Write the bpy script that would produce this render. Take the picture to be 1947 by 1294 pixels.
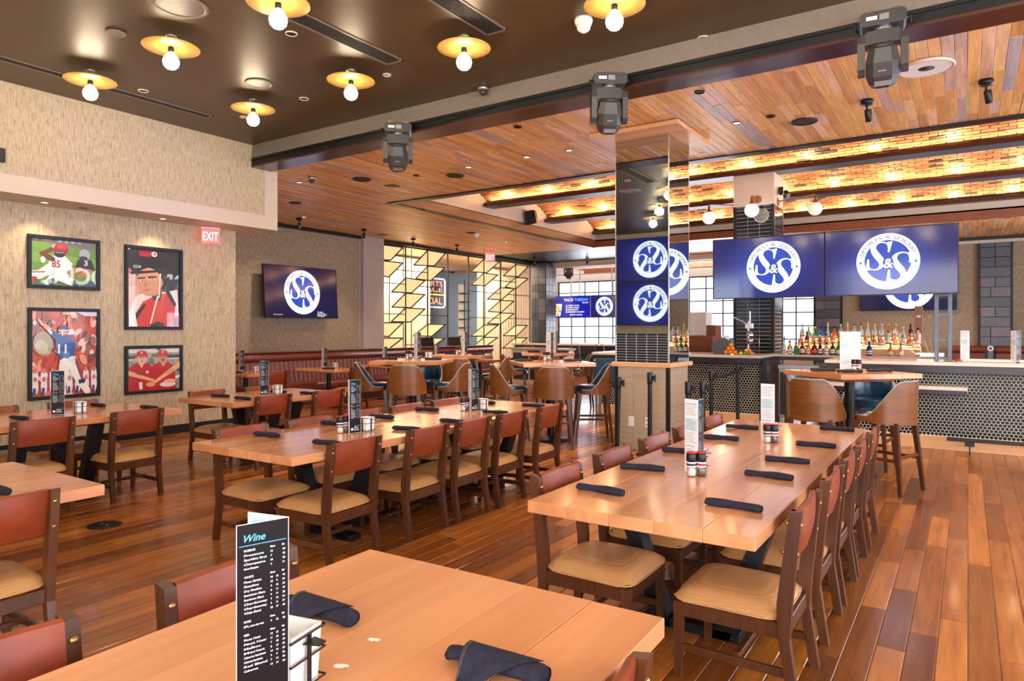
import bpy, math, random
from mathutils import Vector, Matrix, Euler
random.seed(7)
PI = math.pi
SC = bpy.context.scene
COL = SC.collection
for o in list(bpy.data.objects): bpy.data.objects.remove(o)

# ------------------------------------------------------------ camera, world, exposure
cam = bpy.data.objects.new('camera', bpy.data.cameras.new('camera'))
COL.objects.link(cam); SC.camera = cam
cam.location = (0, 0, 1.55)
cam.rotation_euler = (PI/2, 0, math.atan2(866.5, 1300))
cam.data.sensor_width = 36; cam.data.lens = 1300/1947*36
cam.data.shift_y = -21/1947
cam.data.clip_start = 0.05; cam.data.clip_end = 200
SC.view_settings.view_transform = 'Standard'
SC.view_settings.look = 'None'
SC.view_settings.exposure = 0.30
SC.view_settings.gamma = 1.0
SC.view_settings.use_curve_mapping = False
W = bpy.data.worlds.new('sky'); SC.world = W; W.use_nodes = True
bg = W.node_tree.nodes['Background']
bg.inputs[0].default_value = (0.80, 0.90, 1.0, 1); bg.inputs[1].default_value = 2.6

def area(name, loc, target, sx, sy, power, col):
    l = bpy.data.lights.new(name, 'AREA'); l.shape = 'RECTANGLE'; l.size = sx; l.size_y = sy
    l.energy = power; l.color = col
    o = bpy.data.objects.new(name, l); COL.objects.link(o); o.location = loc
    o.rotation_euler = (Vector(target)-Vector(loc)).to_track_quat('-Z', 'Y').to_euler()
    return o
DAY = (0.86, 0.93, 1.0); WARM = (1.0, 0.74, 0.46)
area('window_fill_light', (0.6, -2.3, 1.9), (0.6, 5, 2.1), 7.0, 3.0, 270, (1.0, 0.90, 0.80))  # added frontal fill at the assumed window behind the camera
area('window_fill_light', (4.7, 3.6, 2.0), (-3, 6.0, 4.3), 9.0, 3.2, 470, (0.95, 0.93, 1.0))  # added fill at the assumed right windows, aimed up to brighten the ceiling
area('window_fill_light', (-12.5, 32.2, 2.4), (-9, 10, 1.0), 9.0, 3.4, 900, DAY)
area('window_fill_light', (4.7, 15.5, 2.2), (-3, 13, 3.6), 8.0, 2.6, 420, (0.80, 0.86, 1.0))  # added cool fill farther along the assumed right windows

# ------------------------------------------------------------ materials
def srgb(r, g, b):
    f = lambda c: (c/255/12.92) if c/255 <= 0.04045 else ((c/255+0.055)/1.055)**2.4
    return (f(r), f(g), f(b), 1)
class NT:
    def __init__(s, name):
        s.m = bpy.data.materials.new(name); s.m.use_nodes = True
        s.t = s.m.node_tree; s.n = s.t.nodes; s.b = s.n['Principled BSDF']; s.out = s.n['Material Output']
    def new(s, typ, **kw):
        n = s.n.new(typ)
        for k, v in kw.items(): setattr(n, k, v)
        return n
    def link(s, a, b): s.t.links.new(a, b)
    def math(s, op, a, b=None):
        n = s.new('ShaderNodeMath', operation=op)
        for i, v in enumerate((a, b)):
            if v is None: continue
            if isinstance(v, (int, float)): n.inputs[i].default_value = v
            else: s.link(v, n.inputs[i])
        return n.outputs[0]
    def rnd(s):
        oi = s.new('ShaderNodeObjectInfo'); g = s.new('ShaderNodeNewGeometry')
        a = s.math('ADD', oi.outputs['Random'], g.outputs['Random Per Island'])
        w = s.new('ShaderNodeTexWhiteNoise', noise_dimensions='1D'); s.link(a, w.inputs['W'])
        return w.outputs['Value'], w.outputs['Color']
    def coord(s, scale, rcol=None, kind='Object'):
        tc = s.new('ShaderNodeTexCoord')
        v = tc.outputs[kind]
        if rcol is not None:
            mm = s.new('ShaderNodeVectorMath', operation='MULTIPLY_ADD')
            s.link(rcol, mm.inputs[0]); mm.inputs[1].default_value = (37, 41, 43); s.link(v, mm.inputs[2]); v = mm.outputs[0]
        mp = s.new('ShaderNodeMapping'); s.link(v, mp.inputs[0]); mp.inputs['Scale'].default_value = scale
        return mp.outputs[0]
    def noise(s, vec, scale=1.0, detail=4, rough=0.55):
        n = s.new('ShaderNodeTexNoise'); s.link(vec, n.inputs['Vector'])
        n.inputs['Scale'].default_value = scale; n.inputs['Detail'].default_value = detail; n.inputs['Roughness'].default_value = rough
        return n.outputs[0]
    def ramp(s, fac, stops):
        r = s.new('ShaderNodeValToRGB'); s.link(fac, r.inputs[0])
        e = r.color_ramp.elements
        while len(e) < len(stops): e.new(0.5)
        for x, (p, c) in zip(e, stops): x.position = p; x.color = c
        return r.outputs[0]
    def mix(s, fac, a, b, mode='MIX'):
        n = s.new('ShaderNodeMix', data_type='RGBA', blend_type=mode)
        if isinstance(fac, (int, float)): n.inputs[0].default_value = fac
        else: s.link(fac, n.inputs[0])
        for v, i in ((a, 6), (b, 7)):
            if isinstance(v, tuple): n.inputs[i].default_value = v
            else: s.link(v, n.inputs[i])
        return n.outputs[2]
    def bump(s, h, strength=0.3, dist=0.01):
        b = s.new('ShaderNodeBump'); b.inputs['Strength'].default_value = strength; b.inputs['Distance'].default_value = dist
        s.link(h, b.inputs['Height']); s.link(b.outputs[0], s.b.inputs['Normal'])
    def base(s, c):
        if isinstance(c, tuple): s.b.inputs['Base Color'].default_value = c
        else: s.link(c, s.b.inputs['Base Color'])
    def set(s, **kw):
        for k, v in kw.items(): s.b.inputs[k.replace('_', ' ')].default_value = v
        return s

def plain(name, c, rough=0.5, metal=0.0, var=0.08, scale=20, bump=0.0, coat=0.0, spec=0.5):
    t = NT(name); v = t.coord((scale,)*3)
    n = t.noise(v, 1.0, 4)
    lo = tuple(max(0, x*(1-var)) for x in c[:3])+(1,); hi = tuple(min(1, x*(1+var)) for x in c[:3])+(1,)
    t.base(t.ramp(n, [(0.3, lo), (0.7, hi)]))
    t.set(Roughness=rough, Metallic=metal)
    t.b.inputs['Specular IOR Level'].default_value = spec
    if coat: t.b.inputs['Coat Weight'].default_value = coat; t.b.inputs['Coat Roughness'].default_value = 0.08
    if bump: t.bump(n, bump, 0.004)
    return t.m

def wood(name, stops, grain=(30, 1.6, 30), rough=0.35, contrast=0.35, bump=0.08, coat=0.0, knots=True):
    """stops: palette over the piece's random value; grain streaks run along the small component."""
    t = NT(name); r, rc = t.rnd()
    pal = t.ramp(r, stops) if len(stops) > 1 else stops[0][1]
    v = t.coord(grain, rc)
    g = t.noise(v, 1.0, 7, 0.62)
    v2 = t.coord(tuple(x*0.16 for x in grain), rc)
    g2 = t.noise(v2, 1.0, 3)
    dark = t.ramp(g, [(0.30, (1-contrast,)*3+(1,)), (0.62, (1.0, 1.0, 1.0, 1))])
    c = t.mix(1.0, pal, dark, 'MULTIPLY')
    cl = t.ramp(g2, [(0.25, (0.66, 0.60, 0.56, 1)), (0.6, (1.08, 1.06, 1.04, 1))])
    c = t.mix(0.75, c, cl, 'MULTIPLY')
    t.base(c)
    t.set(Roughness=rough)
    rr = t.math('MULTIPLY_ADD', g2, 0.16)
    rr.node.inputs[2].default_value = max(0.02, rough-0.08); t.link(rr, t.b.inputs['Roughness'])
    if coat: t.b.inputs['Coat Weight'].default_value = coat; t.b.inputs['Coat Roughness'].default_value = 0.10
    if bump: t.bump(g, bump, 0.003)
    return t.m

M = {}
M['floor'] = wood('varnished_floor_plank', [(0.0, srgb(118, 62, 20)), (0.35, srgb(152, 86, 30)), (0.7, srgb(174, 102, 38)), (1.0, srgb(198, 122, 50))],
                  (26, 1.8, 26), 0.26, 0.42, 0.02, coat=0.25)
M['floor_gap'] = plain('floor_joint', srgb(150, 96, 56), 0.6)
M['top'] = wood('oiled_oak_top', [(0.0, srgb(200, 128, 82)), (0.5, srgb(214, 144, 96)), (1.0, srgb(224, 158, 110))], (22, 1.3, 22), 0.20, 0.16, 0.05, coat=0.3)
M['top_x'] = wood('oiled_oak_top_cross', [(0.0, srgb(200, 128, 82)), (0.5, srgb(214, 144, 96)), (1.0, srgb(224, 158, 110))], (1.3, 22, 22), 0.20, 0.16, 0.05, coat=0.3)
M['oak'] = wood('pale_oak_board', [(0.0, srgb(224, 170, 122))], (1.3, 22, 22), 0.4, 0.18, 0.05)
M['ceil'] = wood('reclaimed_ceiling_board', [(0.0, srgb(214, 152, 88)), (0.2, srgb(238, 182, 110)), (0.42, srgb(246, 196, 122)), (0.58, srgb(232, 166, 94)),
                  (0.74, srgb(248, 204, 154)), (0.86, srgb(226, 184, 160)), (0.95, srgb(184, 172, 176)), (1.0, srgb(238, 170, 102))], (34, 2.4, 34), 0.42, 0.34, 0.2)
M['chair_wood'] = wood('dark_stained_chair_wood', [(0.0, srgb(78, 42, 20)), (1.0, srgb(98, 56, 28))], (34, 34, 3), 0.34, 0.4, 0.1)
M['shell_wood'] = wood('walnut_shell_veneer', [(0.0, srgb(124, 72, 32)), (1.0, srgb(140, 84, 40))], (3, 3, 42), 0.30, 0.34, 0.04, coat=0.25)
M['beam_wood'] = wood('brown_trim_board', [(0.0, srgb(128, 72, 44)), (1.0, srgb(150, 88, 54))], (2, 20, 20), 0.4, 0.3, 0.08)
M['beam_wood_y'] = wood('brown_trim_board_y', [(0.0, srgb(128, 72, 44)), (1.0, srgb(150, 88, 54))], (20, 2, 20), 0.4, 0.3, 0.08)
M['dark_trim'] = wood('dark_glossy_trim', [(0.0, srgb(78, 44, 34))], (2, 20, 20), 0.22, 0.3, 0.05)
M['leather'] = plain('chestnut_leather', srgb(130, 52, 20), 0.40, 0, 0.25, 9, 0.12)
M['banq'] = plain('oxblood_leather', srgb(118, 48, 32), 0.36, 0, 0.2, 9, 0.1)
M['blue'] = plain('navy_leather', srgb(18, 52, 76), 0.24, 0, 0.2, 9, 0.1, spec=0.6)
M['piping'] = plain('grey_piping', srgb(150, 156, 150), 0.4)
M['brass'] = plain('aged_brass', srgb(176, 130, 82), 0.3, 0.9)
M['black'] = plain('black_steel', srgb(24, 23, 27), 0.4, 0.3)
M['blackp'] = plain('black_plastic', srgb(52, 50, 50), 0.42, 0, 0.1, 40, 0.05)
M['grey_band'] = plain('grey_paint', srgb(122, 112, 102), 0.45)
M['steel'] = plain('brushed_steel', srgb(170, 172, 176), 0.28, 0.9)
M['greysteel'] = plain('grey_painted_steel', srgb(92, 100, 116), 0.4, 0.3)
M['darkceil'] = plain('bronze_black_ceiling_paint', srgb(84, 66, 40), 0.42, 0.30, 0.10, 0.9, 0.03, spec=0.8)
M['white'] = plain('warm_white_paint', srgb(206, 190, 172), 0.55, 0, 0.02, 3)
M['greywall'] = plain('grey_plaster', srgb(170, 158, 148), 0.6, 0, 0.03, 3)
M['cream'] = plain('cream_ceiling_paint', srgb(222, 200, 176), 0.6, 0, 0.03, 3)
M['counter'] = plain('pale_stone_counter', srgb(206, 190, 178), 0.22, 0, 0.07, 30)
M['countblack'] = plain('black_counter_edge', srgb(48, 46, 54), 0.3, 0.3, 0.2, 30)
M['whitepl'] = plain('white_plastic', srgb(232, 230, 226), 0.35, 0, 0.02)
M['navy'] = plain('black_navy_cotton', srgb(40, 38, 54), 0.85, 0, 0.25, 60, 0.3, spec=0.25)
M['hem'] = plain('faded_hem_thread', srgb(84, 78, 80), 0.8, 0, 0.1, 60)
M['olive'] = plain('olive_black_cotton', srgb(52, 48, 42), 0.85, 0, 0.25, 60, 0.3, spec=0.25)
M['blacktile'] = plain('glossy_black_tile', srgb(22, 30, 44), 0.08, 0, 0.3, 6, 0.1, spec=0.8)
M['hex'] = plain('dark_hexagon_tile', srgb(12, 12, 18), 0.25, 0, 0.3, 12, 0.0, spec=0.25)
M['grout'] = plain('cream_grout', srgb(220, 212, 190), 0.8)
M['greytile'] = plain('taupe_wall_tile', srgb(178, 158, 132), 0.3, 0, 0.04, 20, 0.0)
M['lightgrout'] = plain('light_grout', srgb(232, 224, 208), 0.8)
M['mortar'] = plain('brick_mortar', srgb(186, 150, 112), 0.9)
M['curtain'] = plain('ivory_curtain', srgb(240, 226, 200), 0.8, 0, 0.05, 4)
M['darkwall'] = plain('dark_teal_wall', srgb(34, 40, 34), 0.5, 0, 0.1, 30)
M['silverframe'] = plain('satin_steel_trim', srgb(190, 186, 178), 0.25, 0.9)
M['orange'] = plain('orange_peel', srgb(238, 132, 26), 0.5, 0, 0.12, 40, 0.1)
M['lime'] = plain('lime_peel', srgb(104, 150, 40), 0.5, 0, 0.12, 40, 0.1)
M['lemon'] = plain('lemon_peel', srgb(236, 196, 40), 0.5, 0, 0.12, 40, 0.1)
M['spk'] = plain('dark_speaker_mesh', srgb(50, 40, 36), 0.7)

# mirror
t = NT('mirror_glass'); t.base(srgb(206, 214, 216)); t.set(Roughness=0.015, Metallic=1.0); M['mirror'] = t.m
# leather seat weave
t = NT('woven_seat_vinyl'); v = t.coord((1, 1, 1)); vo = t.new('ShaderNodeTexVoronoi', feature='F1'); t.link(v, vo.inputs['Vector']); vo.inputs['Scale'].default_value = 190; vo.inputs['Randomness'].default_value = 0.0
n = t.noise(t.coord((5, 5, 5)), 1.0, 3)
c = t.ramp(vo.outputs['Distance'], [(0.25, srgb(120, 78, 44)), (0.5, srgb(206, 152, 96))])
c = t.mix(0.45, c, t.ramp(n, [(0.3, srgb(182, 128, 76)), (0.7, srgb(208, 154, 98))])); t.base(c); t.set(Roughness=0.36); t.bump(vo.outputs['Distance'], 0.25, 0.002); M['seat'] = t.m
# wallpaper
def wallpaper(name, a, b, c_):
    t = NT(name); n1 = t.noise(t.coord((70, 70, 8)), 1.0, 5, 0.7); n2 = t.noise(t.coord((14, 14, 90)), 1.0, 3, 0.7)
    n3 = t.noise(t.coord((1.2, 1.2, 0.8)), 1.0, 3)
    f = t.math('MULTIPLY_ADD', n1, 0.6); f.node.inputs[2].default_value = 0; f2 = t.math('ADD', t.math('MULTIPLY', n1, 0.78), t.math('MULTIPLY', n2, 0.22))
    col = t.ramp(f2, [(0.36, a), (0.5, b), (0.64, c_)])
    t.base(col); t.set(Roughness=0.7); t.bump(f2, 0.25, 0.004); return t.m
M['paper'] = wallpaper('linen_wallpaper', srgb(148, 132, 108), srgb(188, 170, 140), srgb(210, 192, 164))
M['paper2'] = wallpaper('hessian_wallpaper', srgb(104, 90, 74), srgb(156, 138, 114), srgb(184, 166, 142))
# slate panels
t = NT('slate_strip_tile'); r, rc = t.rnd(); n = t.noise(t.coord((50, 50, 4), rc), 1.0, 5, 0.7)
c = t.mix(0.6, t.ramp(r, [(0, srgb(70, 78, 92)), (0.6, srgb(104, 108, 124)), (1, srgb(138, 126, 134))]), t.ramp(n, [(0.3, srgb(44, 50, 62)), (0.7, srgb(190, 196, 206))]), 'MULTIPLY')
t.base(c); t.set(Roughness=0.3); t.bump(n, 0.5, 0.01); M['slate'] = t.m
# brick
t = NT('vault_brick'); r, rc = t.rnd(); n = t.noise(t.coord((14, 14, 14), rc), 1.0, 5, 0.65)
c = t.mix(0.5, t.ramp(r, [(0.0, srgb(58, 46, 42)), (0.07, srgb(84, 62, 50)), (0.10, srgb(196, 128, 82)), (0.5, srgb(214, 150, 100)), (0.85, srgb(226, 172, 122)), (1.0, srgb(160, 104, 70))]),
          t.ramp(n, [(0.3, srgb(150, 130, 116)), (0.65, srgb(255, 250, 240))]), 'MULTIPLY')
t.base(c); t.set(Roughness=0.8); t.bump(n, 0.4, 0.006); M['brick'] = t.m
# print: colour from the face colours
def attr_mat(name, rough=0.5, emit=0.0, base=True, coat=0.0):
    t = NT(name); a = t.new('ShaderNodeAttribute', attribute_name='Col')
    if base: t.base(a.outputs['Color'])
    else: t.base((0.01, 0.012, 0.03, 1))
    t.set(Roughness=rough)
    if not emit: t.b.inputs['Specular IOR Level'].default_value = 0.2 if not coat else 0.5
    if emit: t.link(a.outputs['Color'], t.b.inputs['Emission Color']); t.b.inputs['Emission Strength'].default_value = emit
    if coat: t.b.inputs['Coat Weight'].default_value = coat; t.b.inputs['Coat Roughness'].default_value = 0.02
    return t.m
M['print'] = attr_mat('printed_paper', 0.45)
M['glossprint'] = attr_mat('photo_print_under_glass', 0.3, 0, True, 1.0)
M['screen'] = attr_mat('lit_television_screen', 0.10, 1.15, False)
M['signlit'] = attr_mat('lit_sign_letters', 0.4, 1.6, False)
M['signbright'] = attr_mat('bright_sign_letters', 0.4, 11.0, False)
def emis(name, c, s):
    t = NT(name); t.base(c); t.b.inputs['Emission Color'].default_value = c; t.b.inputs['Emission Strength'].default_value = s; t.set(Roughness=0.4); return t.m
M['bulb'] = emis('glowing_bulb_glass', (1.0, 0.86, 0.62, 1), 9.0)
M['globe'] = emis('glowing_opal_globe', (1.0, 0.88, 0.74, 1), 2.6)
M['globe_dim'] = emis('opal_globe', (0.9, 0.76, 0.62, 1), 0.35)  # faint glow put into the material of the unlit globe
M['spotlit'] = emis('lit_downlight_lens', (1.0, 0.88, 0.66, 1), 6.0)
M['neon_w'] = emis('white_violet_neon', (0.85, 0.85, 1.0, 1), 3.0)
M['neon_r'] = emis('red_neon', (1.0, 0.22, 0.14, 1), 2.2)
M['neon_y'] = emis('yellow_neon', (0.95, 0.9, 0.1, 1), 2.0)
M['exitred'] = emis('exit_red_glow', (1.0, 0.10, 0.10, 1), 1.3)
M['backlit'] = emis('backlit_fabric_panel', (1.0, 0.80, 0.36, 1), 0.42)
M['led'] = emis('warm_led_strip', (1.0, 0.72, 0.34, 1), 6.0)
M['disc'] = plain('yellow_brass_disc', srgb(226, 184, 96), 0.35, 0.25)
# glass
def glass(name, c, alpha):
    t = NT(name); tr = t.new('ShaderNodeBsdfTransparent'); tr.inputs[0].default_value = c
    gl = t.new('ShaderNodeBsdfGlossy'); gl.inputs['Roughness'].default_value = 0.02
    mx = t.new('ShaderNodeMixShader'); mx.inputs[0].default_value = alpha
    t.link(tr.outputs[0], mx.inputs[1]); t.link(gl.outputs[0], mx.inputs[2]); t.link(mx.outputs[0], t.out.inputs['Surface']); return t.m
M['pane'] = glass('window_glass', (0.96, 0.98, 1, 1), 0.08)
M['acrylic'] = glass('clear_jar_glass', (0.85, 0.86, 0.86, 1), 0.18)
t = NT('bottle_glass'); a = t.new('ShaderNodeAttribute', attribute_name='Col'); t.base(a.outputs['Color']); t.set(Roughness=0.08); t.b.inputs['Transmission Weight'].default_value = 0.25
t.link(a.outputs['Color'], t.b.inputs['Subsurface Radius']) if False else None
M['bottle'] = t.m
# table top needs worn varnish: distinct board tone already; near top is duller
M['top_near'] = wood('worn_oak_top', [(0.0, srgb(212, 140, 92)), (0.5, srgb(220, 150, 100)), (1.0, srgb(226, 158, 108))], (16, 1.0, 16), 0.36, 0.14, 0.05)

# ------------------------------------------------------------ mesh building
class MB:
    def __init__(s): s.v = []; s.f = []; s.c = []; s.sm = []
    def add(s, vs, fs, col=None, smooth=False, mat=None):
        n = len(s.v)
        s.v += [tuple(mat @ Vector(p)) if mat else tuple(p) for p in vs]
        for f in fs: s.f.append(tuple(i+n for i in f)); s.c.append(col); s.sm.append(smooth)
        return s
    def box(s, x0, x1, y0, y1, z0, z1, col=None, mat=None):
        v = [(x0,y0,z0),(x1,y0,z0),(x1,y1,z0),(x0,y1,z0),(x0,y0,z1),(x1,y0,z1),(x1,y1,z1),(x0,y1,z1)]
        return s.add(v, [(0,3,2,1),(4,5,6,7),(0,1,5,4),(1,2,6,5),(2,3,7,6),(3,0,4,7)], col, False, mat)
    def cbox(s, x0, x1, y0, y1, z0, z1, b=0.004, col=None, mat=None):
        """box with bevelled edges"""
        X = (x0, x1); Y = (y0, y1); Z = (z0, z1); v = []; idx = {}
        for i in (0,1):
            for j in (0,1):
                for k in (0,1):
                    sx, sy, sz = (1-2*i), (1-2*j), (1-2*k)
                    for a in range(3):
                        p = [X[i]+sx*b, Y[j]+sy*b, Z[k]+sz*b]; p[a] = (X[i], Y[j], Z[k])[a]
                        idx[(i,j,k,a)] = len(v); v.append(tuple(p))
        f = []
        for a in range(3):
            for side in (0,1):
                o = [q for q in range(3) if q != a]; ring = []
                for (p, q) in ((0,0),(1,0),(1,1),(0,1)):
                    key = [0,0,0]; key[a] = side; key[o[0]] = p; key[o[1]] = q; ring.append(idx[(key[0],key[1],key[2],a)])
                f.append(tuple(ring))
        for a in range(3):
            o = [q for q in range(3) if q != a]
            for p in (0,1):
                for q in (0,1):
                    k0 = [0,0,0]; k0[o[0]] = p; k0[o[1]] = q; k1 = list(k0); k1[a] = 1
                    f.append((idx[tuple(k0)+(o[0],)], idx[tuple(k1)+(o[0],)], idx[tuple(k1)+(o[1],)], idx[tuple(k0)+(o[1],)]))
        for i in (0,1):
            for j in (0,1):
                for k in (0,1): f.append((idx[(i,j,k,0)], idx[(i,j,k,1)], idx[(i,j,k,2)]))
        cen = Vector(((x0+x1)/2, (y0+y1)/2, (z0+z1)/2)); g = []
        for q in f:
            P = [Vector(v[i]) for i in q]; nn = (P[1]-P[0]).cross(P[2]-P[0]); m = sum(P, Vector())/len(P)
            g.append(q if nn.dot(m-cen) > 0 else q[::-1])
        return s.add(v, g, col, False, mat)
    def prism(s, poly, axis, a0, a1, col=None, mat=None):
        """poly: 2D outline in the plane normal to axis (x: (y,z); y: (x,z); z: (x,y))"""
        n = len(poly); mk = {'x': lambda p, a: (a, p[0], p[1]), 'y': lambda p, a: (p[0], a, p[1]), 'z': lambda p, a: (p[0], p[1], a)}[axis]
        v = [mk(p, a0) for p in poly]+[mk(p, a1) for p in poly]
        f = [tuple(range(n)), tuple(range(2*n-1, n-1, -1))]+[(i, i+n, (i+1) % n+n, (i+1) % n) for i in range(n)]
        vol = 0; V = [Vector(p) for p in v]
        for q in f:
            for k in range(1, len(q)-1): vol += V[q[0]].dot(V[q[k]].cross(V[q[k+1]]))
        if vol < 0: f = [q[::-1] for q in f]
        return s.add(v, f, col, False, mat)
    def cyl(s, p0, p1, r0, r1=None, n=12, col=None, caps=True, smooth=True):
        r1 = r0 if r1 is None else r1; p0 = Vector(p0); p1 = Vector(p1); d = (p1-p0).normalized()
        u = d.orthogonal().normalized(); w = d.cross(u); v = []
        for p, r in ((p0, r0), (p1, r1)):
            for i in range(n): a = 2*PI*i/n; v.append(tuple(p+u*math.cos(a)*r+w*math.sin(a)*r))
        s.add(v, [(i, (i+1) % n, (i+1) % n+n, i+n) for i in range(n)], col, smooth)
        if caps: s.add(v, [tuple(range(n-1, -1, -1)), tuple(range(n, 2*n))], col, False)
        return s
    def tube(s, pts, r, n=6, col=None, closed=False):
        pts = [Vector(p) for p in pts]; m = len(pts); v = []; u = None
        for i, p in enumerate(pts):
            if closed: d = pts[(i+1) % m]-pts[i-1]
            else: d = pts[min(i+1, m-1)]-pts[max(i-1, 0)]
            d.normalize()
            u = (u-d*u.dot(d)).normalized() if u is not None and (u-d*u.dot(d)).length > 1e-4 else d.orthogonal().normalized()
            w = d.cross(u); rr = r[i] if isinstance(r, (list, tuple)) else r
            for k in range(n): a = 2*PI*k/n; v.append(tuple(p+u*math.cos(a)*rr+w*math.sin(a)*rr))
        f = []
        for i in range(m if closed else m-1):
            j = (i+1) % m
            for k in range(n): f.append((i*n+k, i*n+(k+1) % n, j*n+(k+1) % n, j*n+k))
        s.add(v, f, col, True)
        if not closed: s.add(v, [tuple(range(n-1, -1, -1)), tuple(range((m-1)*n, m*n))], col)
        return s
    def lathe(s, prof, n=16, col=None, loc=(0,0,0), cols=None, smooth=True, mat=None):
        v = []; m = len(prof)
        for r, z in prof:
            for k in range(n): a = 2*PI*k/n; v.append((loc[0]+r*math.cos(a), loc[1]+r*math.sin(a), loc[2]+z))
        for i in range(m-1):
            c = cols[i] if cols else col
            s.add([], [], None)
            base = 0
        n0 = len(s.v); s.v += [tuple(mat @ Vector(p)) if mat else p for p in v]
        for i in range(m-1):
            for k in range(n):
                s.f.append((n0+i*n+k, n0+i*n+(k+1) % n, n0+(i+1)*n+(k+1) % n, n0+(i+1)*n+k)); s.c.append(cols[i] if cols else col); s.sm.append(smooth)
        flat = abs(prof[0][1]-prof[-1][1]) < 1e-9
        if prof[0][0] > 1e-6 and not flat: s.f.append(tuple(n0+k for k in range(n-1, -1, -1))); s.c.append(cols[0] if cols else col); s.sm.append(False)
        if prof[-1][0] > 1e-6 and not flat: s.f.append(tuple(n0+(m-1)*n+k for k in range(n))); s.c.append(cols[-1] if cols else col); s.sm.append(False)
        return s
    def sphere(s, c, r, n=14, m=8, col=None, sz=1.0):
        return s.lathe([(max(1e-7, r*math.sin(PI*i/m)), -r*math.cos(PI*i/m)*sz) for i in range(m+1)], n, col, c)
    def grid(s, fn, nu, nv, col=None, smooth=True):
        v = [fn(i/nu, j/nv) for i in range(nu+1) for j in range(nv+1)]
        return s.add(v, [(i*(nv+1)+j, (i+1)*(nv+1)+j, (i+1)*(nv+1)+j+1, i*(nv+1)+j+1) for i in range(nu) for j in range(nv)], col, smooth)
    def mesh(s, name, m=None):
        me = bpy.data.meshes.new(name); me.from_pydata(s.v, [], s.f)
        me.polygons.foreach_set('use_smooth', s.sm)
        if any(c is not None for c in s.c):
            at = me.color_attributes.new('Col', 'FLOAT_COLOR', 'CORNER'); arr = []
            for p, c in zip(me.polygons, s.c): arr += list(c or (1,1,1,1))*p.loop_total
            at.data.foreach_set('color', arr)
        if m: me.materials.append(M[m] if isinstance(m, str) else m)
        me.update(); return me
    def build(s, name, m, parent=None, loc=(0,0,0), rot=(0,0,0)):
        return link(name, s.mesh(name, m), parent, loc, rot)

def link(name, me, parent=None, loc=(0,0,0), rot=(0,0,0)):
    o = bpy.data.objects.new(name, me); COL.objects.link(o); o.location = loc; o.rotation_euler = rot
    if parent: o.parent = parent
    return o
def tag(o, label=None, cat=None, group=None, kind=None):
    if label: o['label'] = label
    if cat: o['category'] = cat
    if group: o['group'] = group
    if kind: o['kind'] = kind
    return o
def thing(name, label, cat, loc=(0,0,0), rz=0, group=None):
    return tag(link(name, None, None, loc, (0,0,rz)), label, cat, group)
def struct(mb, name, m): return tag(mb.build(name, m), kind='structure')
def clone(root, loc, rz=0, label=None, group=None):
    r = root.copy(); COL.objects.link(r); r.location = loc; r.rotation_euler = (0, 0, rz)
    if label: r['label'] = label
    if group: r['group'] = group
    for ch in [c for c in root.children]:
        c = ch.copy(); COL.objects.link(c); c.parent = r
        for g in list(ch.children):
            d = g.copy(); COL.objects.link(d); d.parent = c
    return r
def tobox(mb, *a, **k): return mb.box(*a, **k)

_tc = {}
def textmesh(body, bold=False, shear=0.0, align='LEFT'):
    """flat glyph outlines as (verts, faces), cap height about 0.7"""
    key = (body, shear, align, bold)
    if key in _tc: return _tc[key]
    cu = bpy.data.curves.new('glyphs', 'FONT'); cu.body = body; cu.size = 1; cu.shear = shear; cu.align_x = align
    cu.resolution_u = 3
    if bold: cu.offset = 0.02
    o = bpy.data.objects.new('glyphs', cu); COL.objects.link(o)
    dg = bpy.context.evaluated_depsgraph_get(); me = bpy.data.meshes.new_from_object(o.evaluated_get(dg))
    vs = [(v.co.x, v.co.y) for v in me.vertices]; fs = [tuple(p.vertices) for p in me.polygons]
    bpy.data.objects.remove(o); bpy.data.curves.remove(cu); bpy.data.meshes.remove(me)
    _tc[key] = (vs, fs); return vs, fs
def put_text(mb, body, x, y, h, col, z=0.0, bold=False, shear=0.0, width=None, align='LEFT'):
    vs, fs = textmesh(body, bold, shear, 'LEFT')
    if not vs: return
    xs = [v[0] for v in vs]; w = max(xs)-min(xs); s_ = h/0.72; sx = (width/w) if width else s_
    x0 = min(xs); off = 0 if align == 'LEFT' else (-w*sx/2 if align == 'CENTER' else -w*sx)
    mb.add([(x+off+(vx-x0)*sx, y+vy*s_, z) for vx, vy in vs], fs, col)
def rect2(mb, x0, y0, x1, y1, col, z=0.0): mb.add([(x0,y0,z),(x1,y0,z),(x1,y1,z),(x0,y1,z)], [(0,1,2,3)], col)
def poly2(mb, pts, col, z=0.0):
    a = sum(pts[i][0]*pts[(i+1) % len(pts)][1]-pts[(i+1) % len(pts)][0]*pts[i][1] for i in range(len(pts)))
    if a < 0: pts = pts[::-1]
    mb.add([(p[0], p[1], z) for p in pts], [tuple(range(len(pts)))], col)
def ell2(mb, cx, cy, rx, ry, col, z=0.0, n=20, a0=0): poly2(mb, [(cx+rx*math.cos(2*PI*i/n+a0), cy+ry*math.sin(2*PI*i/n+a0)) for i in range(n)], col, z)

# ============================================================ SETTING
CAMP = Vector((0, 0, 1.55)); YAW = math.atan2(866.5, 1300)
FW = Vector((-math.sin(YAW), math.cos(YAW), 0)); RT = Vector((math.cos(YAW), math.sin(YAW), 0))
def seen(p, m=1.04):
    """rough test whether a point is inside the photographed view; used to choose which pieces get an object of their own"""
    q = Vector(p)-CAMP; d = q.dot(FW)
    if d < 0.5: return None
    u = q.dot(RT)/d; v = q.z/d
    return d if abs(u) < 0.75*m and -0.514*m < v < 0.482*m else None

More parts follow.
